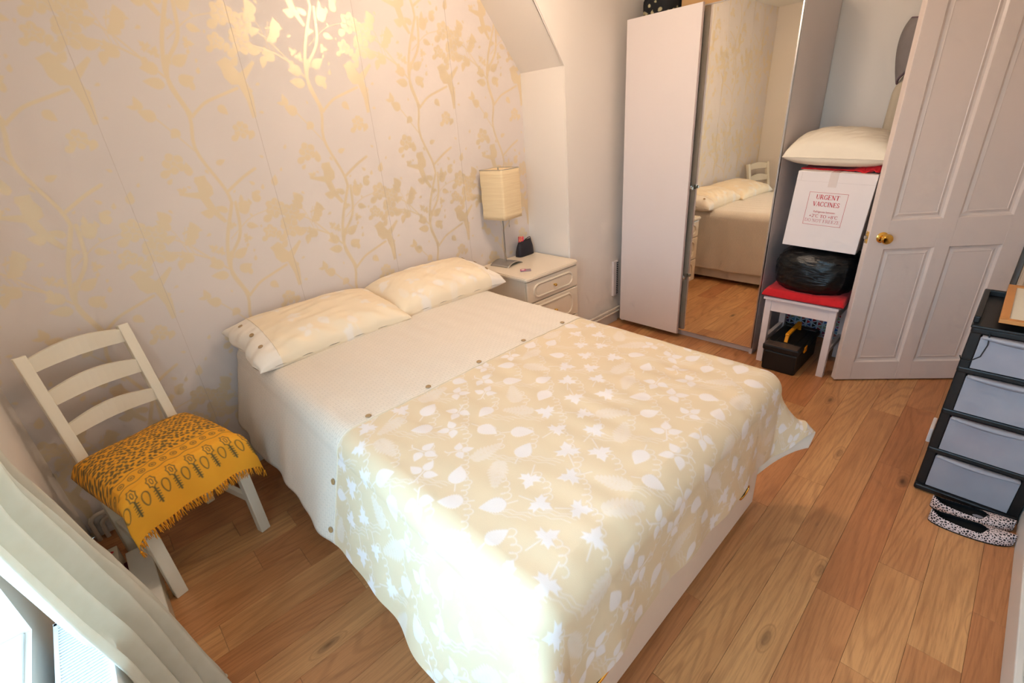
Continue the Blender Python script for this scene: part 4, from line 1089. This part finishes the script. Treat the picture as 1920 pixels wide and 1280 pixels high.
for y in (.35, .46): MB().tube([(3.59, y, 1.83), (3.55, y, 1.83), (3.535, y, 1.85)], .006, 8).out('hook', M_chrome, hk, True)

# toolbox under the stool
tb = thing('toolbox', 'black plastic toolbox with a yellow handle under the stool', 'toolbox', (3.06, .775, 0))
m_ = MB()
V = []; n = 0
lo = [(-.17, -.085), (.17, -.085), (.17, .085), (-.17, .085)]
m_.box((-.19, -.095, 0), (.19, .095, .135), .012)
M_tool = mat('toolbox_black', (20, 20, 20), .45, noise=30, var=.15, bmp=.1, bscale=300)
m_.out('tub', M_tool, tb)
lid = MB().box((-.20, -.102, .136), (.20, .102, .175), .010).box((-.13, -.055, .170), (.14, .055, .178), .004).out('lid', M_tool, tb)
MB().box((-.201, -.092, .172), (-.135, .094, .178), .003).out('front_tray', mat('smoked_tray', (88, 74, 66), .25), tb)
MB().box((.15, -.092, .172), (.198, .094, .178), .003).out('rear_tray', mat('smoked_tray', (60, 54, 50), .25), tb)
M_yel = mat('yellow_plastic', (236, 152, 14), .4, noise=20, var=.06)
MB().bar((-.115, -.0, .174), (-.10, .0, .224), .020, .014, .004, up=(1, 0, 0)).bar((-.11, 0, .222), (.12, 0, .228), .024, .016, .005).bar((.115, 0, .226), (.125, 0, .174), .020, .014, .004, up=(1, 0, 0)).out('handle', M_yel, tb)
MB().box((-.10, .098, .125), (-.055, .106, .165), .003).out('clasp', M_yel, tb)
MB().box((-.10, -.106, .125), (-.055, -.098, .165), .003).out('clasp', M_yel, tb)

# panel printed with coloured triangles, against the wall behind the stool
tg = thing('patterned_board', 'white board printed with coloured triangles standing behind the stool', 'board', (3.55, .80, 0))
MB().box((3.545, .62, .004), (3.565, .975, .46), .002).out('board', mat('white_print_board', (214, 220, 230), .5), tg, False, True)
cols = [(196, 48, 56), (70, 96, 168), (120, 168, 190), (178, 176, 140), (96, 60, 120), (190, 90, 120), (44, 30, 30), (90, 128, 120), (120, 160, 200), (200, 120, 110)]
tm = [mat('triangle_print', c_, .55, var=.02) for c_ in cols]
TV = [[] for _ in cols]; side = .040; hgt = side * .866; q = random.Random(9)
for r_i in range(int(.46 / side * 2) + 2):
    for c_i in range(int(.36 / hgt) + 1):
        y_ = .622 + c_i * hgt; z_ = r_i * side / 2 - .02
        flip = (r_i + c_i) % 2; gp = .0045
        T_ = [(y_ + gp, z_ - side / 2 + gp * 1.6), (y_ + gp, z_ + side / 2 - gp * 1.6), (y_ + hgt - gp * 1.2, z_)]
        if flip: T_ = [(y_ + hgt - gp, z_ - side / 2 + gp * 1.6), (y_ + gp * 1.2, z_), (y_ + hgt - gp, z_ + side / 2 - gp * 1.6)]
        if min(t_[1] for t_ in T_) < .006 or max(t_[1] for t_ in T_) > .458 or max(t_[0] for t_ in T_) > .974: continue
        TV[q.randrange(len(cols))].append(T_)
V = []; F = []; MI = []
for k, L_ in enumerate(TV):
    for T_ in L_:
        n = len(V); V += [(3.5443, a, b) for a, b in T_]; F.append((n, n + 1, n + 2)); MI.append(k)
o = mk('triangle_print', V, F, tm[0], tg, False, True); o['kind'] = 'stuff'
for t_ in tm[1:]: o.data.materials.append(t_)
o.data.polygons.foreach_set('material_index', MI)

# ================================================================== DRAWER TOWER
tw = thing('drawer_tower', 'black plastic tower with four frosted drawers beside the door', 'drawers', (2.40, -.148, 0))
dx0, dx1, dy0, dy1 = 2.205, 2.60, -.297, .005
ZT_ = .752
for y in (dy0, dy1 - .012): MB().box((dx0 + .02, y, .01), (dx1, y + .012, ZT_ - .03), .003).out('side_frame', M_black, tw, False, True)
MB().box((dx1 - .012, dy0, .01), (dx1, dy1, ZT_ - .03), .003).out('back_frame', M_black, tw, False, True)
lev = [.018, .200, .382, .564, .722]
for k, z in enumerate(lev):
    MB().box((dx0 - (.012 if k == 0 else 0), dy0 - .001, z - .012), (dx1, dy1 + .001, z + .012), .006).out('shelf_frame', M_black, tw, False, True)
for k in range(4):
    for y in (dy0, dy1 - .030): MB().box((dx0 + .004, y, lev[k]), (dx0 + .022, y + .030, lev[k + 1]), .003).out('front_post', M_black, tw, False, True)
# top tray with a raised rim
MB().box((dx0 - .004, dy0, ZT_ - .022), (dx1 + .004, dy1 + .004, ZT_ - .010), .004).box((dx0 + .03, dy1 - .014, ZT_ - .012), (dx1 + .004, dy1 + .004, ZT_ + .012), .004).box((dx1 - .014, dy0, ZT_ - .012), (dx1 + .004, dy1 - .01, ZT_ + .012), .004).out('top_tray', M_black, tw, False, True)
m, nt, bs = new_mat('frosted_polypropylene'); bs.inputs['Base Color'].default_value = (*lin((205, 205, 218)), 1); bs.inputs['Roughness'].default_value = .45
bs.inputs['Alpha'].default_value = .62; bs.inputs['Specular IOR Level'].default_value = .5
nzn = N(nt, 'ShaderNodeTexNoise'); nzn.inputs['Scale'].default_value = 9; nt.links.new(objco(nt), nzn.inputs[0])
nt.links.new(mixc(nt, nzn.outputs[0], lin((176, 174, 184)), lin((200, 198, 206))), bs.inputs['Base Color'])
M_frost = m
cont = [((236, 150, 158), (228, 200, 204)), ((196, 204, 220), (150, 160, 182)), ((228, 90, 114), (170, 176, 190)), ((128, 138, 160), (140, 150, 172))]
for k in range(4):
    z0, z1 = lev[k] + .014, lev[k + 1] - .014
    drw = MB().box((dx0 + .000, dy0 + .031, z0), (dx0 + .006, dy1 - .031, z1 - .006), .002).box((dx0 + .006, dy0 + .034, z0), (dx1 - .03, dy1 - .034, z0 + .004)).out('drawer', M_frost, tw, False, True)
    # curved lip handle
    pts = []; 
    V = []; F = []; nn = 14
    for i in range(nn):
        f_ = i / (nn - 1); y = dy1 - .034 + (dy0 - dy1 + .068) * f_; b_ = .010 + .016 * math.sin(math.pi * f_)
        V += [(dx0 + .002, y, z1 + .001), (dx0 - b_, y, z1 - .002), (dx0 - b_ * .9, y, z1 - .008), (dx0 + .001, y, z1 - .012 - .012 * math.sin(math.pi * f_))]
    for i in range(nn - 1):
        for j in range(3): F.append((i * 4 + j, i * 4 + 4 + j, i * 4 + 5 + j, i * 4 + 1 + j))
    o = mk('lip_handle', V, F, M_frost, drw, True, True); solidify(o, .002, 0)
    ci = cont[3 - k]
    V, F = blob(24, 14, .12, .10, .05, .7, .7, .1, 40 + k, 8., .8)
    ct = mk('folded_clothes', V + np.array([dx0 + .130, (dy0 + dy1) / 2 + .02, z0 + .006]), F, mat('clothes', ci[0], .9, noise=14, var=.3), None, True)
    tag(ct, ('pale blue-grey clothes', 'pinkish red clothes', 'grey-blue clothes', 'pink and white clothes')[k] + ' seen through the ' + ('bottom', 'second lowest', 'second highest', 'top')[k] + ' frosted drawer', 'clothes', 'clothes in the frosted drawers')
    ct.data.transform(Matrix.Identity(4))
cd = MB().tube([(dx0 - .006, -.045, .722), (dx0 - .010, -.049, .68), (dx0 - .008, -.042, .632), (dx0 - .006, -.020, .607), (dx0 - .004, .004, .606), (dx0 + .01, .010, .615)], .0018, 6).out('hair_band', M_black, None, True)
tag(cd, 'thin black elastic cord dangling over the top frosted drawer', 'cord')
# framed board lying on top
pf = thing('framed_board', 'wooden framed white board lying on the drawer tower', 'frame', (2.43, -.175, ZT_ + .013))
M_pine = mat('pine_frame', (206, 140, 74), .45, noise=30, var=.12)
fx0, fx1, fy0, fy1 = 2.200, 2.655, -.300, -.053; fz = ZT_ + .0135
for lo, hi in (((fx0, fy0, fz), (fx0 + .024, fy1, fz + .014)), ((fx1 - .024, fy0, fz), (fx1, fy1, fz + .014)), ((fx0 + .024, fy1 - .024, fz), (fx1 - .024, fy1, fz + .014)), ((fx0 + .024, fy0, fz), (fx1 - .024, fy0 + .024, fz + .014))):
    MB().box(lo, hi, .002).out('frame_bar', M_pine, pf, False, True)
MB().box((fx0 + .02, fy0 + .02, fz + .002), (fx1 - .02, fy1 - .02, fz + .009)).out('board_face', mat('white_board', (232, 224, 206), .4), pf, False, True)
o = tag(MB().box((2.60, .008, 0), (2.72, .022, .075), .003).box((2.60, -.02, 0), (2.72, .008, .012), .002).out('folded_card', M_box), 'small white folded card on the floor behind the drawer tower', 'card')

# slippers
m, nt, bs = new_mat('spotted_fabric'); vo = N(nt, 'ShaderNodeTexVoronoi'); vo.feature = 'DISTANCE_TO_EDGE'; vo.inputs['Scale'].default_value = 125; nt.links.new(objco(nt), vo.inputs[0])
cr = N(nt, 'ShaderNodeValToRGB'); cr.color_ramp.elements[0].color = (*lin((226, 204, 200)), 1); cr.color_ramp.elements[0].position = .11; cr.color_ramp.elements[1].color = (*lin((26, 16, 18)), 1); cr.color_ramp.elements[1].position = .20
nt.links.new(vo.outputs['Distance'], cr.inputs[0]); nt.links.new(cr.outputs[0], bs.inputs['Base Color']); bs.inputs['Roughness'].default_value = .75
M_spot = m
M_fleece = mat('black_fleece', (8, 7, 8), .95, bmp=.5, bscale=300)
def slipper(loc, rz, label, insole):
    t = thing('slipper', label, 'slipper', loc, rz, 'pair of spotted slippers')
    Ls = .238; ns_ = 30
    def hw(s_): return .041 * (1 - abs(2 * s_ - 1) ** (2.6 if s_ < .5 else 2.1)) ** (.5 if s_ < .5 else .62) * (.80 + .36 * s_) + .0005
    def hh(s_): return .050 - .016 * math.sin(s_ * 3.0) - .006 * s_
    def pm(s_):
        if s_ > .68: return 90.
        if s_ > .60: return 52 + (s_ - .60) / .08 * 38
        return 52 + 30 * max(0, .10 - s_) / .10
    def surf(k, hmul, z0):
        V = []; F = []; nph = 10
        for i in range(ns_):
            s_ = .004 + .992 * i / (ns_ - 1)
            for sd in (1, -1):
                for j in range(nph):
                    f_ = math.radians(-8 + (pm(s_) + 8) * j / (nph - 1))
                    V.append(((s_ - .5) * Ls * (k * .5 + .5), sd * hw(s_) * k * math.cos(f_) ** .7, max(0.001, z0 + hh(s_) * hmul * math.sin(f_) + .004)))
        w_ = 2 * nph
        for i in range(ns_ - 1):
            for sd in (0, 1):
                for j in range(nph - 1):
                    a_ = i * w_ + sd * nph + j; q_ = (a_, a_ + 1, a_ + w_ + 1, a_ + w_); F.append(q_ if sd == 0 else q_[::-1])
        # bridge heel and toe ends
        for i in (0, ns_ - 1):
            for j in range(nph - 1): F.append((i * w_ + j, i * w_ + nph + j, i * w_ + nph + j + 1, i * w_ + j + 1))
        return V, F
    V, F = surf(1, 1, 0); o = mk('upper', V, F, M_spot, t, True)
    V, F = surf(.93, .955, .001); mk('lining', V, F, M_fleece, t, True)
    for nm, z0, z1, k, mm_ in (('sole', 0, .005, 1.0, M_black), ('insole', .006, .011, .9, M_fleece)):
        P = []
        for sd in (1, -1):
            rg_ = range(ns_) if sd == 1 else range(ns_ - 1, -1, -1)
            for i in rg_: s_ = .004 + .992 * i / (ns_ - 1); P.append(((s_ - .5) * Ls, sd * hw(s_) * k))
        n = len(P); MB().add([(x, y, z0) for x, y in P] + [(x, y, z1) for x, y in P], [tuple(range(n))[::-1], tuple(range(n, 2 * n))] + [(i, (i + 1) % n, n + (i + 1) % n, n + i) for i in range(n)]).out(nm, mm_, t)
    if insole: MB().lathe([(.001, .012), (.014, .012), (.013, .013), (.001, .0135)], 16, Matrix.Translation((.022, .004, 0)) @ Matrix.Diagonal((1.2, .6, 1, 1))).out('size_badge', mat('grey_badge', (150, 152, 165), .5), t)
    return t
slipper((2.054, -.182, 0), math.atan2(-.231, .045), 'spotted slipper nearer the camera with a black fleece lining', False)
slipper((2.142, -.176, 0), math.atan2(-.231, .040), 'spotted slipper against the drawer tower with a small grey badge inside', True)

# ================================================================== CHAIR AND THROW
CH = (.018, 1.853, 0); CR = math.radians(16)
ch = thing('ladder_back_chair', 'white wooden ladder-back chair beside the bed', 'chair', CH, CR)
W2 = .172; W3 = .158
for sg in (-1, 1):
    MB().bar((sg * W2, 0, 0), (sg * W2, .012, .43), .040, .034, .003, up=(0, 1, 0)).out('front_leg', M_chair, ch)
    bl_ = MB(); bl_.bar((sg * W3, .405, 0), (sg * W3, .40, .46), .036, .036, .003, up=(0, 1, 0)); bl_.bar((sg * W3, .40, .44), (sg * W3, .495, .892), .036, .034, .003, up=(0, 1, 0)); bl_.out('rear_leg', M_chair, ch)
    MB().bar((sg * W2, .015, .165), (sg * W3, .395, .165), .020, .034, .002).out('side_stretcher', M_chair, ch)
    MB().bar((sg * W2, .02, .395), (sg * W3, .39, .395), .022, .055, .002).out('side_rail', M_chair, ch)
MB().bar((-W2, .006, .395), (W2, .006, .395), .022, .055, .002).out('front_rail', M_chair, ch)
MB().bar((-W3, .395, .395), (W3, .395, .395), .022, .055, .002).out('rear_rail', M_chair, ch)
MB().box((-.205, -.018, .428), (.205, .388, .446), .005).out('seat', M_chair, ch)
def slat(zc, h, arch):
    V = []; F = []; n = 14
    for i in range(n):
        f_ = i / (n - 1); x = -W3 + .01 + (2 * W3 - .02) * f_; bow = .016 * math.sin(math.pi * f_); y = .40 + (zc - .44) / .452 * .095 + bow - .004
        top = zc + h / 2 + arch * math.sin(math.pi * f_); bot = zc - h / 2 + arch * .25 * math.sin(math.pi * f_)
        V += [(x, y - .007, bot), (x, y + .007, bot), (x, y + .007, top), (x, y - .007, top)]
    for i in range(n - 1):
        for j in range(4): F.append((i * 4 + j, i * 4 + (j + 1) % 4, i * 4 + 4 + (j + 1) % 4, i * 4 + 4 + j))
    F += [(3, 2, 1, 0), tuple((n - 1) * 4 + j for j in range(4))]
    return mk('back_slat', V, F, M_chair, ch)
slat(.852, .052, .022); slat(.722, .056, .022); slat(.592, .050, .022)

th_ = thing('fringed_throw', 'mustard yellow block-printed fringed throw folded over a cushion on the chair', 'throw', (CH[0], CH[1], .447), CR)
TW, TLn = .43, .572
g = .0022; nu = int(TW / g) + 1; nv = int(TLn / g) + 1
ra = Ras(-TW / 2, 0, g, nu, nv); q = random.Random(4)
vb = .362   # circle band
for i in range(26):
    x = -TW / 2 + .006 + i * TW / 25.
    if i % 2: continue
    t = np.linspace(0, 2 * np.pi, 14)
    ra.stroke(np.stack([x + .0095 * np.cos(t), vb + .0095 * np.sin(t)], 1), .0028); ra.stroke(np.stack([x + .003 * np.cos(t), vb + .003 * np.sin(t)], 1), .003)
t = np.linspace(-TW / 2, TW / 2, 160)
for off in (-.021, .021): ra.stroke(np.stack([t, vb + off + .0035 * np.sin(t * 95 + off * 90)], 1), .0026)
for i in range(14):
    x = -TW / 2 + .012 + i * .0315; vc = .452; tt_ = np.linspace(0, 2 * np.pi, 22)
    if i % 2 == 0:
        ra.stroke(np.stack([x + .0105 * np.sin(tt_) * (1 - .3 * np.cos(tt_)), vc + .012 + .025 * np.cos(tt_)], 1), .0034)
    else:
        k = 1 + .16 * np.cos(tt_ * 7)
        ra.stroke(np.stack([x + .0125 * k * np.sin(tt_), vc - .028 + .022 * k * np.cos(tt_)], 1), .0034); ra.stroke(np.stack([x + .004 * np.sin(tt_), vc - .028 + .010 * np.cos(tt_)], 1), .003)
        ra.stroke([(x, vc - .004), (x + .004, vc + .055)], .006)
        for k_ in range(5): ra.stroke([(x - .006 + k_ * .0006, vc + .008 + k_ * .010), (x + .002, vc + .004 + k_ * .010), (x + .009, vc + .006 + k_ * .010)], .004)
for r_i in range(11):
    vy = .012 + r_i * .0305; ph_ = q.uniform(0, 6)
    P = np.stack([t, vy + .006 * np.sin(t * 42 + ph_)], 1); ra.stroke(P, .0018, .8)
    for x in np.arange(-TW / 2, TW / 2, .0185):
        yy_ = vy + .006 * math.sin(x * 42 + ph_)
        for sg in (1, -1):
            ra.poly(xf(OVALS * [.85, 1], x + .005 * sg + q.uniform(-.004, .004), yy_ + sg * .009 + q.uniform(-.003, .003), q.uniform(.014, .020), math.radians(-45 * sg + (0 if sg > 0 else 180)) + q.uniform(-.65, .65)), .92)
U, Vg = np.meshgrid(np.linspace(-TW / 2, TW / 2, nu), np.linspace(0, TLn, nv))
def throw(U, Vg):
    un = U / (TW / 2)
    y_top = .392 - np.minimum(Vg, .40)
    puff = (np.clip(1 - np.abs(un) ** 3.5, 0, 1)) ** .45 * np.clip(np.sin(np.clip(Vg / .46, 0, 1) * np.pi), 0, 1) ** .38
    z = .006 + .082 * puff + .012 * np.clip(1 - Vg / .12, 0, 1) * np.abs(un)
    # over the front edge
    e = np.maximum(Vg - .40, 0); R = .035; a = np.clip(e / R, 0, 1.35); rest = np.maximum(e - R * 1.35, 0)
    z0 = .006 + .082 * (np.clip(1 - np.abs(un) ** 3.5, 0, 1)) ** .45 * math.sin(.40 / .46 * math.pi) ** .38
    zf = z0 - R * (1 - np.cos(a)) - rest * .985
    yf = -.008 - R * np.sin(a) - rest * .17 - .006 * np.sin(un * 9) * np.clip(rest / .1, 0, 1)
    y = np.where(e > 0, yf, y_top); z = np.where(e > 0, zf, z)
    # sides turn down
    sd_ = np.clip((np.abs(un) - .90) / .10, 0, 1)
    z = z - .030 * sd_ * (e <= 0); x = U * (1 + .05 * np.clip(e / .1, 0, 1))
    z = z + .0025 * wob(U * 10, Vg * 10, 17, 2.4)
    return np.stack([x, y, z], -1)
o = mk('printed_cloth', throw(U, Vg).reshape(-1, 3), grid_faces(nu, nv), M_throw, th_, True); attr(o, 'ink', ra.m); solidify(o, .004, 1)
MB().box((-.185, .0, .001), (.185, .375, .05), .024).out('inner_cushion', mat('cushion_lining', (206, 130, 30), .9), th_)
M_fringe = mat('mustard_yarn', (232, 150, 24), .85, noise=60, var=.12)
tas = []
for k in range(4):
    r_ = random.Random(k); m_ = MB()
    m_.lathe([(.001, .001), (.0042, -.002), (.0042, -.007), (.002, -.009)], 8)
    for s_ in range(4):
        ang = s_ * 1.57 + r_.random(); dx_, dy_ = .0035 * math.cos(ang), .0035 * math.sin(ang)
        m_.tube([(dx_ * .4, dy_ * .4, -.006), (dx_ * 1.2, dy_, -.016), (dx_ * (1.2 + r_.random()), dy_ * 1.4, -.026 - .008 * r_.random())], [.0018, .0016, .0009], 5)
    tas.append(m_)
base = []
hem = throw(np.linspace(-TW / 2, TW / 2, 40)[None, :], np.full((1, 40), TLn))[0]
for i in range(40):
    if i < 4: o = tas[i].out('tassel', M_fringe, th_, True); base.append(o)
    else: o = share(base[i % 4], 'tassel', th_)
    o.location = tuple(hem[i] + np.array([0, 0, .001])); o.rotation_euler = (q.uniform(-.25, .15), q.uniform(-.25, .25), q.uniform(0, 6)); k_ = q.uniform(.9, 1.35); o.scale = (1, 1, k_)

# ================================================================== RADIATOR, CURTAIN, CARTONS
rx0, rx1, ry0, ry1, rz0, rz1 = -.342, -.243, -.10, 1.345, .10, .497
rd = thing('panel_radiator', 'white double panel radiator with slotted top grille below the window', 'radiator', ((rx0 + rx1) / 2, .6, 0))
for x in (rx0, rx1 - .012):
    MB().box((x, ry0, rz0), (x + .012, ry1, rz1 - .004), .004).out('panel', M_radiator, rd, False, True)
for y in (ry0, ry1 - .004): MB().box((rx0, y, rz0 + .02), (rx1, y + .004, rz1), .001).out('end_cover', M_radiator, rd, False, True)
for y in (.1, 1.1): MB().box((X0 + .001, y, .12), (rx0, y + .04, .18)).out('wall_bracket', M_radiator, rd, False, True)
MB().box((rx0, ry0, rz1 - .008), (rx0 + .010, ry1, rz1), .002).box((rx1 - .008, ry0, rz1 - .008), (rx1, ry1, rz1), .002).box((rx0, ry1 - .012, rz1 - .008), (rx1, ry1, rz1), .002).out('grille_rim', M_radiator, rd, False, True)
MB().box((rx0 + .03, ry0 + .01, .13), (rx1 - .03, ry1 - .01, .40)).out('fin_pack', mat('grey_fins', (110, 118, 130), .6), rd, False, True)
sl = None
for k in range(150):
    y = ry1 - .018 - k * .0095
    if sl is None: sl = MB().box((rx0 + .009, -.0027, rz1 - .007), (rx1 - .007, .0027, rz1 - .001)).out('grille_slat', M_radiator, rd, False, True); sl.data.transform(Matrix.Translation((0, origin(rd)[1], 0))); c_ = sl
    else: c_ = share(sl, 'grille_slat', rd)
    c_.location = (0, y - origin(rd)[1], 0)

cm, cnt, cbs = new_mat('cream_curtain'); co = objco(cnt); nzn = N(cnt, 'ShaderNodeTexNoise'); nzn.inputs['Scale'].default_value = 30; nzn.inputs['Detail'].default_value = 2; cnt.links.new(co, nzn.inputs[0])
cc = mixc(cnt, nzn.outputs[0], lin((226, 218, 202)), lin((236, 230, 218)))
cnt.links.new(cc, cbs.inputs['Base Color']); cbs.inputs['Roughness'].default_value = .8
tl = N(cnt, 'ShaderNodeBsdfTranslucent'); cnt.links.new(cc, tl.inputs[0]); mx = N(cnt, 'ShaderNodeMixShader'); mx.inputs[0].default_value = .45
cnt.links.new(cbs.outputs[0], mx.inputs[1]); cnt.links.new(tl.outputs[0], mx.inputs[2]); cnt.links.new(mx.outputs[0], cnt.nodes['Material Output'].inputs[0])
cu_ = thing('curtain', 'long cream curtain hanging beside the window over the radiator', 'curtain', (-.26, 1.25, 0))
nu, nv = 120, 110
U, Zv = np.meshgrid(np.linspace(0, 1, nu), np.linspace(.015, 2.19, nv))
k = np.clip((.86 - Zv) / .86, 0, 1)
ip = lambda zs, vs_: np.interp(Zv, zs, vs_)
xn = ip([0, .48, .65, .9, 2.2], [-.205, -.232, -.252, -.282, -.295]); xf_ = ip([0, .05, .13, .22, .36, .47, .56, .73, .9, 2.2], [-.108, -.116, -.138, -.158, -.182, -.217, -.238, -.260, -.280, -.290])
yn = ip([0, .46, .65, .87, 2.2], [1.06, 1.09, 1.075, 1.085, 1.02]); yfar = ip([0, .1, .2, .36, .5, .73, .9, 2.2], [1.33, 1.37, 1.43, 1.47, 1.53, 1.50, 1.44, 1.42])
env = np.clip(U / .12, 0, 1) * np.clip((1 - U) / .12, 0, 1)
amp = (.025 + .008 * k) * env
y = yn + (yfar - yn) * U; xx = xn + (xf_ - xn) * U ** 1.2 + amp * np.sin(U * 6.28 * 4.2 + .6 + .7 * np.sin(Zv * 1.7)) + .008 * env * np.sin(U * 11 + Zv * 3)
lim = np.where((y < ry1 + .01) & (Zv < .53), rx1 + .005, -.355)
xx = np.maximum(xx, lim)
for _ in range(2): xx[1:-1] = np.maximum((xx[:-2] + 2 * xx[1:-1] + xx[2:]) / 4, lim[1:-1])
o = mk('curtain_cloth', np.stack([xx, y, Zv], -1).reshape(-1, 3), grid_faces(nu, nv), cm, cu_, True, True); solidify(o, .003, 0)
MB().tube([(xx[0, i], y[0, i], .016) for i in range(nu)], .004, 6).out('hem', cm, cu_, True, True)
rod = thing('curtain_pole', 'thin pale curtain pole above the window', 'pole', (-.29, .6, 2.2))
MB().tube([(-.30, -.25, 2.21), (-.30, 1.55, 2.21)], .012, 12).out('pole', M_chair, rod, True, True)
for y_ in (-.27, 1.56): MB().lathe([(.001, -.02), (.02, -.012), (.024, 0), (.02, .012), (.001, .02)], 14, Matrix.Translation((-.30, y_, 2.21))).out('finial', M_chair, rod, True, True)
for y_ in (-.2, 1.5): MB().bar((X0, y_, 2.21), (-.30, y_, 2.21), .014, .02, .002).out('bracket', M_chair, rod, False, True)

ct1 = thing('long_carton', 'long white carton lying on the floor between chair and curtain', 'box', (-.225, 1.72, 0))
MB().box((-.262, 1.40, 0), (-.186, 2.085, .085), .003).out('carton', mat('white_carton', (228, 220, 206), .6, noise=8, var=.05), ct1, False, True)
MB().box((-.1865, 1.40, .0), (-.1845, 2.085, .082)).out('clear_edge', mat('plastic_edge', (206, 198, 176), .25), ct1, False, True)
ct2 = thing('narrow_carton', 'narrow cream carton with a red mark next to the radiator pipes', 'box', (-.30, 1.85, 0))
MB().box((-.325, 1.55, 0), (-.275, 2.12, .115), .003).out('carton', mat('cream_carton', (222, 208, 184), .65, noise=8, var=.05), ct2, False, True)
MB().lathe([(.001, .1151), (.012, .1151), (.012, .1158), (.001, .1159)], 16, Matrix.Translation((-.300, 2.085, 0)) @ Matrix.Diagonal((1.1, .7, 1, 1))).out('red_mark', M_ink, ct2, True, True)
MB().box((-.2748, 1.6, .0), (-.2628, 2.05, .07), .002).out('maroon_strip', mat('maroon_card', (120, 50, 58), .8), ct2, False, True)
